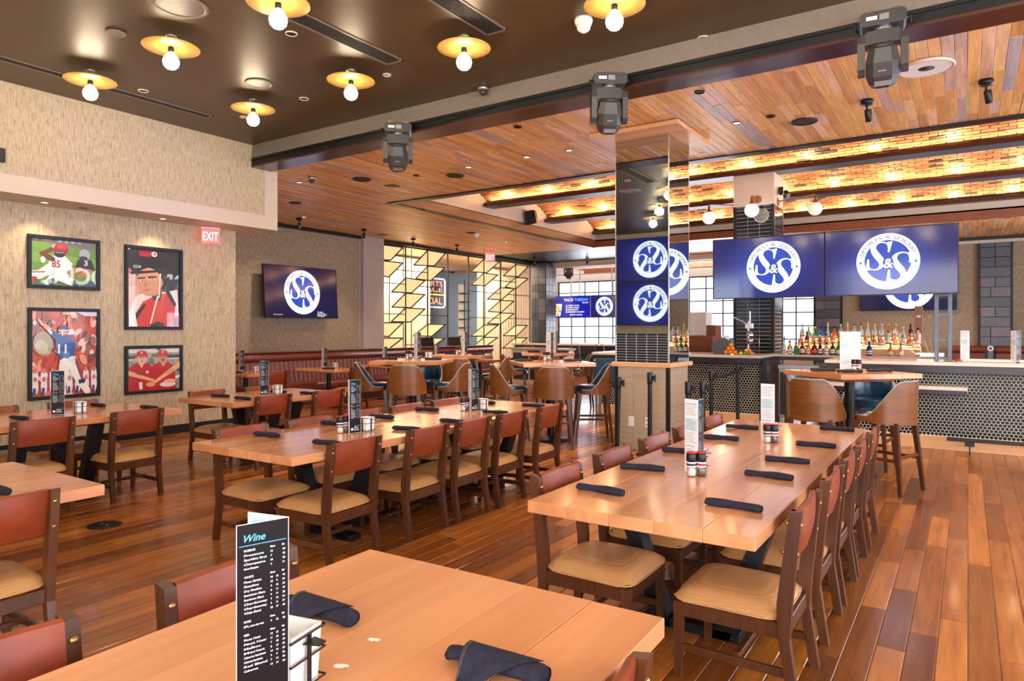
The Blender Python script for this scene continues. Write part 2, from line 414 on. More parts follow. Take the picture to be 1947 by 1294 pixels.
mb = MB(); mb.box(-20.2, 5.2, -2.8, 34, -0.12, -0.004); floor = struct(mb, 'floor', 'floor_gap')
def piece_mesh(mb, L, w, th, ch, up=True, mat=None, ins=0.0018):
    """a board with eased edges, top face at z = 0, centred, long side along Y"""
    s = 1 if up else -1; a = w/2-ins; b = L/2-ins
    v = []
    for (x, y, z) in ((a, b, -th), (a, b, -ch), (a-ch, b-ch, 0)):
        v += [(-x, -y, z*s), (x, -y, z*s), (x, y, z*s), (-x, y, z*s)]
    f = [(8, 9, 10, 11)]
    for k in (0, 4): f += [(k+i, k+(i+1) % 4, k+4+(i+1) % 4, k+4+i) for i in range(4)]
    if not up: f = [q[::-1] for q in f]
    mb.add(v, f, None, False, mat)
def boards(parent, rects, z, w, lens, th, ch, mat, up, name, single=300, jit=0.0):
    rnd = random.Random(3); shared = {}
    for L in lens:
        q = MB(); piece_mesh(q, L, w, th, ch, up); shared[L] = q.mesh(name, mat)
    allp = []
    for (x0, x1, y0, y1) in rects:
        n = int(round((x1-x0)/w))
        for i in range(n):
            x = x0+(i+0.5)*w; y = y0-rnd.random()*lens[-1]
            while y < y1:
                L = rnd.choice(lens); a, b = max(y, y0), min(y+L, y1)
                if b-a > 0.05: allp.append((x, (a+b)/2, b-a, L if b-a > L-1e-6 else None, rnd.uniform(-jit, jit)))
                y += L
    vis = []
    for i, p in enumerate(allp):
        d = seen((p[0], p[1], z), 1.1)
        if d and p[3]: vis.append((d, i))
    vis.sort(); chosen = set(i for d, i in vis[:single])
    rest = MB()
    for i, p in enumerate(allp):
        if i in chosen: link(name, shared[p[3]], parent, (p[0], p[1], z+p[4]))
        else: piece_mesh(rest, p[2], w, th, ch, up, Matrix.Translation((p[0], p[1], z+p[4])))
    tag(rest.build(name+'s_beyond', mat, parent), kind='stuff')
boards(floor, [(-14.5, 5.0, -2.6, 22.0), (-20.0, -4.0, 22.0, 32.9)], 0.0, 0.125, (0.9, 1.3, 1.7, 2.2), 0.02, 0.003, 'floor', True, 'plank')

# dark ceiling over the dining tables
mb = MB(); mb.box(-10.2, 5.2, -2.8, 6.69, 4.40, 4.6); ceil_d = struct(mb, 'ceiling', 'darkceil')
mb = MB(); mb.prism([(6.69, 4.40), (6.69, 4.6), (6.60, 4.6), (6.55, 4.195), (6.58, 4.195)], 'x', -9.2, 5.0); struct(mb, 'trim_1', 'grey_band')
mb = MB(); mb.box(-9.2, 5.0, 6.555, 6.6, 4.075, 4.195); mb.box(-9.2, 5.0, 6.535, 6.553, 4.155, 4.168); struct(mb, 'trim_2', 'black')
mb = MB(); mb.box(-9.2, 5.0, 6.55, 6.90, 4.05, 4.075); struct(mb, 'trim_3', 'dark_trim')
# wooden ceiling
mb = MB(); mb.box(-16.0, 5.2, 6.9, 9.95, 4.085, 4.3); mb.box(-16.0, -9.55, 9.95, 18.9, 4.085, 4.3); mb.box(-16.0, 5.2, 18.95, 22.6, 4.085, 4.3)
ceil_w = struct(mb, 'ceiling_wood', 'black')
boards(ceil_w, [(-13.7, 5.0, 6.92, 9.95), (-13.7, -9.6, 9.95, 18.95), (-9.6, 5.0, 18.95, 22.55)], 4.065, 0.10, (0.5, 0.8, 1.1, 1.6), 0.018, 0.002, 'ceil', False, 'ceiling_board', 300, 0.003)
# recess frame with brick vaults
mb = MB(); mb.box(-9.62, 5.0, 9.92, 10.06, 4.045, 4.10); mb.box(-9.62, -9.50, 10.06, 18.8, 4.045, 4.075); struct(mb, 'trim_4', 'black')
mb = MB(); mb.box(-9.5, 5.0, 10.06, 10.22, 4.07, 4.36); mb.box(-9.53, 5.0, 18.86, 19.0, 4.065, 4.25); struct(mb, 'trim_5', 'beam_wood')
mb = MB(); mb.box(-9.62, -9.50, 10.06, 18.9, 4.065, 4.27); struct(mb, 'trim_6', 'beam_wood_y')
mb = MB(); mb.box(-9.75, -9.55, 10.06, 19.0, 4.27, 5.3); mb.box(-9.75, 5.0, 18.95, 19.05, 4.25, 4.46); mb.box(-9.55, 5, 19.02, 19.2, 4.46, 5.2); struct(mb, 'wall_recess', 'white')
for i, (a, b) in enumerate(((13.12, 13.50), (15.92, 16.30), (18.74, 19.0))):
    mb = MB()
    mb.cbox(-9.55, 5.0, a, b, 4.455, 4.475, 0.003); mb.box(-9.55, 5.0, (a+b)/2-0.02, (a+b)/2+0.02, 4.475, 4.72)
    bm_ = tag(link('steel_beam', mb.mesh('steel_beam', 'greysteel' if i < 2 else 'black')), 'blue grey steel beam carrying the brick vaults, %s from the room' % ('first', 'second', 'last')[i], 'beam', 'steel beams between the brick vaults')
    q = MB(); q.cbox(-9.54, 5.0, a-0.02, a, 4.455, 4.535, 0.003); q.build('flange_trim', 'dark_trim', bm_)
VA = ((10.22, 13.34), (13.46, 16.14), (16.26, 18.94))
vault = []
rest = MB(); back = MB(); cand = []
for vi, (a, b) in enumerate(VA):
    half = (b-a)/2; rise = 0.42; R = (half*half+rise*rise)/(2*rise); cy = (a+b)/2; cz = 4.55+rise-R
    amax = math.asin(half/R); nrow = int(2*amax*R/0.078)
    pr = [(cy+(R+0.02)*math.sin(-amax+2*amax*k/24), cz+(R+0.02)*math.cos(-amax+2*amax*k/24)) for k in range(25)]
    back.prism(pr+[(p[0], p[1]+0.08) for p in pr[::-1]], 'x', -9.6, 5.0)
    for r in range(nrow):
        an = -amax+2*amax*(r+0.5)/nrow
        y = cy+(R-0.0)*math.sin(an); z = cz+(R)*math.cos(an)
        off = (r % 2)*0.115+random.random()*0.02
        k = 0
        while True:
            x = -9.5+off+k*0.23; k += 1
            if x > 2.6: break
            cand.append((x, y, z, an))
q = MB(); q.cbox(-0.108, 0.108, -0.034, 0.034, -0.006, 0.03, 0.004); bme = q.mesh('brick', 'brick')
mbv = tag(back.build('ceiling_vault', 'mortar'), kind='structure')
vis = sorted((d, i) for i, c in enumerate(cand) if c[3] > 0.12 for d in [seen(c[:3])] if d)
ch = set(i for d, i in vis[:300])
for i, (x, y, z, an) in enumerate(cand):
    j = random.uniform(-0.004, 0.004)
    if i in ch: link('brick', bme, mbv, (x, y, z+j), (-an, 0, 0))
    else: rest.box(-0.108, 0.108, -0.034, 0.034, -0.006, 0.03, None, Matrix.Translation((x, y, z+j)) @ Matrix.Rotation(-an, 4, 'X'))
tag(rest.build('bricks_beyond', 'brick', mbv), kind='stuff')

# walls
mb = MB(); mb.box(-10.0, -9.835, -2.8, 6.71, 0, 3.13); mb.box(-13.7, -10.0, 6.55, 6.71, 0, 4.06); wl = struct(mb, 'wall_left', 'paper')
mb = MB(); mb.box(-10.0, -9.215, -2.8, 6.8, 3.34, 4.42); struct(mb, 'wall_upper_left', 'paper')
mb = MB(); mb.box(-10.0, -9.20, -2.8, 7.03, 3.13, 3.34); mb.box(-10.0, -9.2, 6.79, 7.03, 3.34, 4.33); struct(mb, 'trim_7', 'white')
mb = MB(); mb.box(-9.835, -9.82, -2.8, 6.71, 0, 0.13); struct(mb, 'baseboard_left', 'black')
mb = MB(); mb.box(-13.8, -13.6, 6.5, 13.04, 0, 4.06); struct(mb, 'wall_rear_left', 'paper2')
mb = MB(); mb.box(-13.8, -13.48, 13.04, 13.82, 0, 4.06); mb.box(-13.62, -13.58, 12.98, 13.04, 0, 4.06); struct(mb, 'wall_pier', 'greywall')
mb = MB(); mb.box(-13.8, -13.55, 6.9, 22.0, 3.98, 4.06); struct(mb, 'trim_8', 'black')
mb = MB(); mb.box(-9.9, -3.6, -2.8, -2.6, 0, 4.4); mb.box(-3.6, 5.2, -2.8, -2.6, 3.5, 4.4); mb.box(4.6, 5.2, -2.8, -2.6, 0, 3.5); struct(mb, 'wall_behind', 'paper')
mb = MB(); mb.box(5.0, 5.2, -2.8, 23, 0, 0.4); mb.box(5.0, 5.2, -2.8, 23, 3.6, 5.4)
for y in (-2.8, -0.6, 8.4, 11.2, 19.6): mb.box(5.0, 5.2, y, y+0.4 if y < 19 else 23, 0.4, 3.6)
struct(mb, 'wall_right', 'paper')
def window(n, x0, x1, y0, y1, z0, z1, nh, nv, fr=0.05, bar=0.02):
    """glazed opening in an x or y plane with glazing bars, panes between them"""
    alongx = (x1-x0) > (y1-y0); mb = MB(); L = (x1-x0) if alongx else (y1-y0)
    def bx(a, b, c, d, t):
        if alongx: mb.box(x0+a, x0+b, y0-t, y0+t, c, d)
        else: mb.box(x0-t, x0+t, y0+a, y0+b, c, d)
    bx(0, L, z0, z0+fr, 0.03); bx(0, L, z1-fr, z1, 0.03); bx(0, fr, z0, z1, 0.03); bx(L-fr, L, z0, z1, 0.03)
    for i in range(1, nh): bx(L*i/nh-bar, L*i/nh+bar, z0, z1, 0.02)
    for i in range(1, nv): z = z0+(z1-z0)*i/nv; bx(0, L, z-bar, z+bar, 0.018)
    w = struct(mb, 'window_%d' % n, 'black')
    q = MB(); bx_ = L/nh; h = (z1-z0)/nv
    if alongx: q.box(-bx_/2+0.01, bx_/2-0.01, -0.003, 0.003, -h/2+0.01, h/2-0.01)
    else: q.box(-0.003, 0.003, -bx_/2+0.01, bx_/2-0.01, -h/2+0.01, h/2-0.01)
    me = q.mesh('pane', 'pane')
    for i in range(nh):
        for j in range(nv):
            c = (i+0.5)*bx_; z = z0+(j+0.5)*h
            link('pane', me, w, (x0+c, y0, z) if alongx else (x0, y0+c, z))
window(1, -3.6, 4.6, -2.7, -2.7, 0.4, 3.5, 6, 3)  # unseen windows behind and right, assumed so that daylight fills the room
window(2, 5.1, 5.1, -0.2, 8.4, 0.4, 3.6, 6, 3)
window(3, 5.1, 5.1, 11.6, 19.6, 0.4, 3.6, 6, 3)
# far wall right of the opening with slate columns
mb = MB(); mb.box(-3.9, 5.2, 22.8, 23.0, 0, 4.06); struct(mb, 'wall_far', 'paper2')
mb = MB(); mb.box(-3.9, 5.2, 22.5, 22.8, 3.98, 4.06); struct(mb, 'trim_9', 'black')
def slate_column(x0, x1, name, label):
    t_ = thing(name, label, 'column', ((x0+x1)/2, 22.72, 0), 0, 'slate clad columns on the far wall')
    w = x1-x0; q = MB(); q.box(-w/2, w/2, -0.02, 0.08, 0, 4.0); q.build('backing', 'black', t_)
    q = MB(); q.box(-w/2-0.05, -w/2, -0.06, 0.08, 0, 4.0); q.box(w/2, w/2+0.05, -0.06, 0.08, 0, 4.0); q.build('edge_trim', 'black', t_)
    z = 0; r = 0
    while z < 3.99:
        h = min(0.27, 4-z); cut = random.choice((0.0, 0.5, 0.5, 0.35))*w
        for (a, b) in (((-w/2, -w/2+cut), (-w/2+cut, w/2)) if cut else ((-w/2, w/2),)):
            q = MB(); q.cbox(a+0.005, b-0.005, -0.055-random.random()*0.02, -0.02, z+0.005, z+h-0.005, 0.006); q.build('slate_slab', 'slate', t_)
        z += h; r += 1
slate_column(-3.9, -3.2, 'slate_column', 'dark slate column behind the bar bottles, left of the textured wall')
slate_column(0.28, 0.96, 'slate_column', 'blue grey slate column on the far wall at the right edge')
# end pier of ribbed glass tile beside the lattice screen
t_ = thing('tiled_pier', 'shiny grey tile pier at the end of the lattice screen', 'pier', (-13.5, 22.3, 0))
q = MB(); q.box(-0.3, 0.33, -0.26, 0.5, 0, 4.06); q.build('core', 'black', t_)
for k in range(15):
    for a in range(2):
        for b in range(3):
            q = MB(); q.cbox(0.33, 0.345, -0.26+b*0.25+0.004, -0.26+(b+1)*0.25-0.004, k*0.27+0.004, (k+1)*0.27-0.004, 0.004)
            if a == 0: q.build('tile', 'slate', t_)
    for b in range(2):
        q = MB(); q.cbox(-0.3+b*0.315+0.004, -0.3+(b+1)*0.315-0.004, -0.275, -0.26, k*0.27+0.004, (k+1)*0.27-0.004, 0.004); q.build('tile', 'slate', t_)
# far room
mb = MB(); mb.box(-19.5, 5.2, 22.6, 22.95, 3.9, 4.3); struct(mb, 'trim_10', 'white')
mb = MB(); mb.box(-20.0, -3.5, 32.9, 33.2, 4.15, 5.4); mb.box(-20.0, -18.9, 32.9, 33.2, 0, 4.15); mb.box(-3.9, -3.5, 23, 33.2, 0, 5.4); mb.box(-19.2, -3.5, 32.9, 33.2, 0, 0.5)
mb.box(-20.2, -20.0, 22, 33.2, 0, 5.4)
struct(mb, 'wall_far_room', 'white')
window(4, -18.9, -4.0, 33.0, 33.0, 0.5, 4.15, 18, 6, 0.06, 0.025)
t = NT('distant_vault_brick'); bt = t.new('ShaderNodeTexBrick'); t.link(t.coord((1, 1, 1), None, 'Object'), bt.inputs['Vector']); bt.inputs['Color1'].default_value = srgb(190, 112, 68); bt.inputs['Color2'].default_value = srgb(214, 142, 92)
bt.inputs['Mortar'].default_value = srgb(196, 156, 116); bt.inputs['Scale'].default_value = 4; t.base(bt.outputs[0]); t.set(Roughness=0.8); M['fbrick'] = t.m
mb = MB()
for (a, b) in ((23.0, 25.7), (26.0, 28.7), (29.0, 32.0)):
    half = (b-a)/2; rise = 0.4; R = (half*half+rise*rise)/(2*rise); cy = (a+b)/2; cz = 4.5+rise-R; am = math.asin(half/R)
    pr = [(cy+R*math.sin(-am+2*am*k/12), cz+R*math.cos(-am+2*am*k/12)) for k in range(13)]
    mb.prism(pr+[(p[0], p[1]+0.08) for p in pr[::-1]], 'x', -19.2, -3.9)
struct(mb, 'ceiling_far_room', 'fbrick')
for i, a in enumerate((25.7, 28.7, 32.0)):
    q = MB(); q.cbox(-19.2, -3.9, a, a+0.3, 4.45, 4.55, 0.004); tag(q.build('far_beam', 'white' if i < 2 else 'white'), 'pale beam across the far window room ceiling, %s row' % ('nearest', 'middle', 'farthest')[i], 'beam', 'beams of the far room ceiling')

# area behind the lattice screen: curtains, dark wall with neon, doorway light
def curtain(x, y0, y1, z1, nm, lab):
    n = int((y1-y0)/0.09); q = MB()
    q.grid(lambda a, b: (x+0.035*math.sin(a*n*PI), y0+(y1-y0)*a, z1*b), n*4, 2)
    return tag(q.build(nm, 'curtain'), lab, 'curtain', 'ivory curtains behind the lattice screen')
curtain(-15.3, 13.9, 17.9, 3.9, 'curtain', 'ivory pleated curtain glowing behind the left half of the lattice')
curtain(-15.3, 20.6, 24.4, 3.9, 'curtain', 'ivory pleated curtain glowing behind the right half of the lattice')
mb = MB(); mb.box(-18.2, -18.0, 13.5, 26.5, 0, 4.0); struct(mb, 'wall_lobby', 'darkwall')
mb = MB(); mb.box(-18.0, -13.9, 13.5, 26.5, 3.98, 4.1); struct(mb, 'ceiling_lobby', 'cream')
mb = MB(); mb.box(-18.0, -13.8, 13.3, 13.5, 0, 4.0); struct(mb, 'wall_lobby_side', 'cream')
l = bpy.data.lights.new('lobby_light', 'AREA'); l.shape = 'RECTANGLE'; l.size = 0.9; l.size_y = 7; l.energy = 420; l.color = (1.0, 0.84, 0.60)
o = bpy.data.objects.new('lobby_light', l); COL.objects.link(o); o.location = (-14.5, 18.0, 3.93)

# ============================================================ FURNITURE
NTH = 'first second third fourth fifth sixth seventh eighth ninth tenth eleventh twelfth thirteenth fourteenth fifteenth sixteenth seventeenth eighteenth'.split()
ORD = ['nearest', 'second', 'third', 'fourth', 'fifth']
# ---- dining chair: origin on the floor, sitter faces +Y
def make_chair():
    r = thing('dining_chair', 'dining chair', 'chair')
    # rear post and leg in one sweep
    prof = [(-0.275, 0), (-0.235, 0), (-0.19, 0.28), (-0.185, 0.42), (-0.235, 0.805), (-0.285, 0.815), (-0.245, 0.43), (-0.235, 0.28)]
    for sx in (-1, 1):
        q = MB(); q.prism(prof, 'x', sx*0.215-0.019, sx*0.215+0.019); q.build('leg', 'chair_wood', r)
        q = MB()
        v0 = [(sx*0.21+a*0.021, 0.235+b*0.021, 0.34) for a, b in ((-1,-1),(1,-1),(1,1),(-1,1))]
        v1 = [(sx*0.21+a*0.015, 0.24+b*0.015, 0.0) for a, b in ((-1,-1),(1,-1),(1,1),(-1,1))]
        q.add(v1+v0, [(0,3,2,1),(4,5,6,7),(0,1,5,4),(1,2,6,5),(2,3,7,6),(3,0,4,7)]); q.build('leg', 'chair_wood', r)
    q = MB(); q.cbox(-0.20, 0.20, 0.225, 0.25, 0.275, 0.342, 0.003); q.cbox(-0.20, 0.20, -0.225, -0.20, 0.275, 0.342, 0.003)
    for sx in (-1, 1): q.cbox(sx*0.212-0.012, sx*0.212+0.012, -0.2, 0.235, 0.275, 0.342, 0.003)
    q.build('seat_rail', 'chair_wood', r)
    for sx in (-1, 1):
        q = MB(); q.cbox(sx*0.207-0.011, sx*0.207+0.011, -0.225, 0.23, 0.115, 0.15, 0.003); q.build('stretcher', 'chair_wood', r)
    q = MB(); q.cbox(-0.2, 0.2, -0.03, 0.0, 0.14, 0.165, 0.003); q.build('stretcher', 'chair_wood', r)
    # seat pad
    def sp(a, b, k=0):
        x = (a-0.5)*2; y = (b-0.5)*2
        e = max(abs(x), abs(y)); rr = 1.0
        if abs(x) > 0.8 and abs(y) > 0.8:
            dx = (abs(x)-0.8)/0.2; dy = (abs(y)-0.8)/0.2; d = math.hypot(dx, dy)
            if d > 1: x = math.copysign(0.8+0.2*dx/d, x); y = math.copysign(0.8+0.2*dy/d, y)
        z = 0.348+0.068*(max(0, 1-abs(x)**5)**0.5)*(max(0, 1-abs(y)**5)**0.5)
        return (x*(0.244-0.016*(1-b)), 0.03+y*0.236, z)
    q = MB(); q.grid(sp, 16, 16)
    seat = q.build('seat', 'seat', r)
    ring = []
    for i in range(40):
        a = 2*PI*i/40; c, s_ = math.cos(a), math.sin(a); ring.append((math.copysign(abs(c)**0.3, c)*(0.234+0.008*s_), 0.03+math.copysign(abs(s_)**0.3, s_)*0.235, 0.350))
    q = MB(); q.tube(ring, 0.0045, 6, closed=True); q.build('piping', 'seat', seat)
    # leather back
    def bk(front):
        def f(a, b):
            x = (a-0.5)*0.394; bow = 0.022*(1-(2*a-1)**2); z = 0.60+0.205*b
            yb = -0.197-(z-0.46)*0.145-bow
            t_ = 0.013+0.012*math.sin(PI*b)*(1-abs(2*a-1)**6)
            return (x, yb+(t_ if front else -t_), z)
        return f
    q = MB(); q.grid(bk(True), 12, 6); q.grid(bk(False), 12, 6)
    F = bk(True); B = bk(False)
    for b in (0, 1): q.grid(lambda u, v, b=b: tuple(Vector(F(u, b)).lerp(Vector(B(u, b)), v)+Vector((0, 0, (0.008 if b else -0.006)*math.sin(PI*v)))), 12, 3)
    for a in (0, 1): q.grid(lambda u, v, a=a: tuple(Vector(F(a, u)).lerp(Vector(B(a, u)), v)), 6, 2)
    q.build('backrest', 'leather', r)
    q = MB(); q.sphere((0, 0, 0), 0.0115, 10, 5); stud = q.mesh('stud', 'brass')
    for sx in (-1, 1):
        for z in (0.635, 0.755):
            for fr in (0, 1):
                y = -0.183-(z-0.46)*0.145 if fr else -0.238-(z-0.46)*0.12
                link('stud', stud, r, (sx*0.215, y, z))
    return r
chair0 = make_chair(); chair_used = [False]
def chair(x, y, rz, label, group, lean=0):
    if not chair_used[0]:
        chair_used[0] = True; chair0.location = (x, y, 0); chair0.rotation_euler = (0, 0, rz); tag(chair0, label, None, group); return chair0
    return clone(chair0, (x, y, 0), rz, label, group)

# ---- long dining table
def dining_table(name, label, x0, x1, y0, y1, rz=0.0, top='top', leg_in=0.80, group='solid oak dining tables'):
    cx, cy = (x0+x1)/2, (y0+y1)/2; w = x1-x0; L = y1-y0
    r = thing(name, label, 'table', (cx, cy, 0), rz, group)
    nb = 5
    for i in range(nb):
        q = MB(); q.cbox(-w/2+i*w/nb+0.0003, -w/2+(i+1)*w/nb-0.0003, -L/2, L/2, 0.705, 0.76, 0.0018 if 0 < i < nb-1 else 0.003)
        q.build('board', top, r)
    q = MB(); a = w/2-0.075; b = L/2-0.10
    q.add([(-a,-b,0.705),(a,-b,0.705),(a,b,0.705),(-a,b,0.705),(-a+.07,-b+.07,0.675),(a-.07,-b+.07,0.675),(a-.07,b-.07,0.675),(-a+.07,b-.07,0.675)],
          [(4,7,6,5),(0,1,5,4),(1,2,6,5),(2,3,7,6),(3,0,4,7)]); q.build('sub_frame', top, r)
    for e in (-1, 1):
        yy = e*(L/2-leg_in)
        for s_ in (-1, 1):
            q = MB(); xt, xb = s_*0.40, s_*0.15
            q.prism([(xt-0.04, 0.68), (xt+0.04, 0.68), (xb+0.045, 0.0), (xb-0.045, 0.0)], 'y', yy-0.055, yy+0.055); q.build('leg', 'black', r)
        q = MB(); q.cbox(-0.25, 0.25, yy-0.055, yy+0.055, 0.0, 0.05, 0.004); q.build('foot_bar', 'black', r)
    q = MB(); q.cbox(-0.03, 0.03, -L/2+leg_in+0.055, L/2-leg_in-0.055, 0.01, 0.05, 0.004); q.build('stretcher', 'black', r)
    return r
dining_table('dining_table', 'long oak dining table at the right, set for ten, nearest the bar', -1.695, -0.67, 2.67, 6.10)
dining_table('dining_table', 'long oak dining table in the middle of the room, set for ten', -4.535, -3.475, 2.745, 6.27, math.radians(0.6))
dining_table('dining_table', 'foreground oak table with white paint marks, cut by the bottom edge', -1.765, -0.665, -0.35, 1.78, math.radians(1.4), 'top_near')
dining_table('dining_table', 'oak table end at the left edge in the foreground', -4.755, -3.66, -0.25, 1.75, 0, 'top')
dining_table('dining_table', 'oak table below the four framed sports pictures', -7.56, -6.525, 1.75, 3.85, 0, 'top', 0.75)
dining_table('dining_table', 'short oak table beyond the picture wall corner, before the banquette', -7.60, -6.56, 4.44, 6.05, 0, 'top', 0.66)
# ---- chairs
HP = PI/2
for i, y in enumerate((3.175, 3.87, 4.46, 5.00, 5.66)):
    chair(-0.84, y, HP, '%s chair on the bar side of the right long table' % ('nearest (large, lower right)' if i == 0 else ORD[i]+' from the camera,'), 'chairs on the bar side of the right long table')
for i, y in enumerate((3.17, 3.86, 4.53, 5.17, 5.80)):
    chair(-1.565, y, -HP, '%s chair on the left side of the right long table' % ('nearest' if i == 0 else ORD[i]+' from the camera,'), 'chairs on the left side of the right long table')
for i, y in enumerate((3.22, 3.96, 4.52, 5.08, 5.74)):
    chair(-3.67+0.03*(i/4), y, HP+0.03, '%s chair on the near right side of the middle long table' % ('nearest' if i == 0 else ORD[i]+' from the camera,'), 'chairs on the right side of the middle long table')
for i, y in enumerate((3.21, 3.86, 4.46, 5.06, 5.68)):
    chair(-4.37, y, -HP+0.02, '%s chair on the far left side of the middle long table' % ('nearest' if i == 0 else ORD[i]+' from the camera,'), 'chairs on the left side of the middle long table')
chair(-1.68, 1.31, -HP, 'chair behind the foreground table, top rail showing by the wine menu', 'chairs at the foreground table')
chair(-1.68, 0.62, -HP, 'chair corner with one brass stud at the bottom left corner', 'chairs at the foreground table')
chair(-0.88, 1.24, HP, 'chair whose back corner peeks out right of the foreground table', 'chairs at the foreground table')
chair(-3.80, 1.25, HP, 'chair with full leather back at the left edge in the foreground', 'chairs at the left edge table')
for i, y in enumerate((2.55, 3.32)):
    chair(-6.60, y, HP, '%s chair on the near side of the table under the pictures' % ('left' if i == 0 else 'right'), 'chairs on the near side of the picture wall table')
for i, y in enumerate((2.64, 3.37)):
    chair(-7.44, y, -HP, '%s chair on the wall side of the table under the pictures' % ('left' if i == 0 else 'right'), 'chairs on the wall side of the picture wall table')
for i, y in enumerate((4.92, 5.72)):
    chair(-6.76, y, HP, '%s chair on the near side of the short table before the banquette' % ('left' if i == 0 else 'right'), 'chairs on the near side of the short table')
for i, y in enumerate((4.86, 5.62)):
    chair(-7.44, y, -HP, '%s chair on the far side of the short table before the banquette' % ('left' if i == 0 else 'right'), 'chairs on the far side of the short table')

# ---- banquette divider and its small tables
def banquette(x, y0, y1, label, face=1):
    r = thing('banquette', label, 'banquette', (x, (y0+y1)/2, 0), 0, 'oxblood leather banquettes'); L = (y1-y0)/2
    q = MB(); q.cbox(-0.08, 0.0, -L, L, 0, 1.05, 0.004); q.cbox(0, 0.62, -L, L, 0.0, 0.30, 0.004); q.build('frame', 'chair_wood', r)
    q = MB(); q.cbox(0.10, 0.66, -L, L, 0.30, 0.44, 0.03); q.build('seat', 'banq', r)
    n = int(2*L/0.115)
    q = MB(); q.grid(lambda a, b: (0.03+0.075*(1-b)+0.028*abs(math.sin(a*n*PI))**0.6, -L+2*L*a, 0.44+0.44*b), n*6, 4); q.build('channelled_back', 'banq', r)
    q = MB()
    for k in range(n+1): yy = -L+2*L*k/n; q.tube([(0.03+0.075+0.004, yy, 0.44), (0.034, yy, 0.88)], 0.005, 4)
    q.build('seam_piping', 'piping', r)
    q = MB(); q.lathe([(1e-6, -L), (0.10, -L), (0.10, L), (1e-6, L)], 16, None, (0, 0, 0), None, True, Matrix.Translation((0.0, 0, 0.97)) @ Matrix.Rotation(-HP, 4, 'X'))
    q.build('top_roll', 'banq', r)
    return r
banquette(-11.95, 6.75, 13.4, 'long oxblood leather banquette with vertical channels under the television')
banquette(-11.95, 13.5, 16.8, 'oxblood banquette continuing in front of the lattice screen')
q = MB(); q.cbox(-12.15, -11.85, 6.75, 16.85, 1.065, 1.085, 0.003); tag(q.build('banquette_ledge', 'chair_wood'), 'dark wooden ledge along the top of the banquette divider', 'shelf')
def small_table(x, y, label, sx=1.15, sy=0.75):
    r = thing('small_table', label, 'table', (x, y, 0), 0, 'small pedestal tables along the banquette')
    for i in range(3):
        q = MB(); q.cbox(-sx/2, sx/2, -sy/2+i*sy/3+0.0004, -sy/2+(i+1)*sy/3-0.0004, 0.715, 0.76, 0.002); q.build('board', 'top_x', r)
    q = MB(); q.cbox(-sx/2+0.09, sx/2-0.09, -sy/2+0.09, sy/2-0.09, 0.69, 0.715, 0.008); q.build('sub_frame', 'top_x', r)
    q = MB(); q.cyl((0, 0, 0.03), (0, 0, 0.69), 0.045, None, 16); q.build('column', 'black', r)
    q = MB(); q.lathe([(0.28, 0), (0.28, 0.012), (0.06, 0.035), (0.045, 0.06)], 24); q.build('base_plate', 'black', r)
    return r
for i, (x, y) in enumerate(((-11.05, 7.75), (-10.75, 9.45), (-10.75, 11.2), (-10.75, 12.9), (-10.75, 14.6))):
    small_table(x, y, '%s small pedestal table along the banquette' % ('leftmost' if i == 0 else ORD[i]+' from the left,'))
    chair(x+0.62, y, HP, '%s chair facing the banquette across a small pedestal table' % ('leftmost' if i == 0 else ORD[i]+' from the left,'), 'chairs facing the banquette')

# ---- high tables and tub bar stools
def high_table(x, y, rz, label, s=1.03):
    r = thing('high_table', label, 'table', (x, y, 0), rz, 'square high tables'); h = s/2
    for i in range(4):
        q = MB(); q.cbox(-h+i*s/4+0.0004, -h+(i+1)*s/4-0.0004, -h, h, 1.05, 1.10, 0.002); q.build('board', 'top', r)
    q = MB(); a = h-0.10; b = h-0.20
    q.add([(-a,-a,1.05),(a,-a,1.05),(a,a,1.05),(-a,a,1.05),(-b,-b,1.01),(b,-b,1.01),(b,b,1.01),(-b,b,1.01)], [(4,7,6,5),(0,1,5,4),(1,2,6,5),(2,3,7,6),(3,0,4,7)])
    q.build('sub_frame', 'top', r)
    q = MB(); q.cyl((0, 0, 0.03), (0, 0, 1.01), 0.052, None, 20); q.build('column', 'black', r)
    q = MB(); q.lathe([(0.26, 0), (0.26, 0.012), (0.08, 0.035), (0.052, 0.06)], 28); q.build('base_plate', 'black', r)
    return r
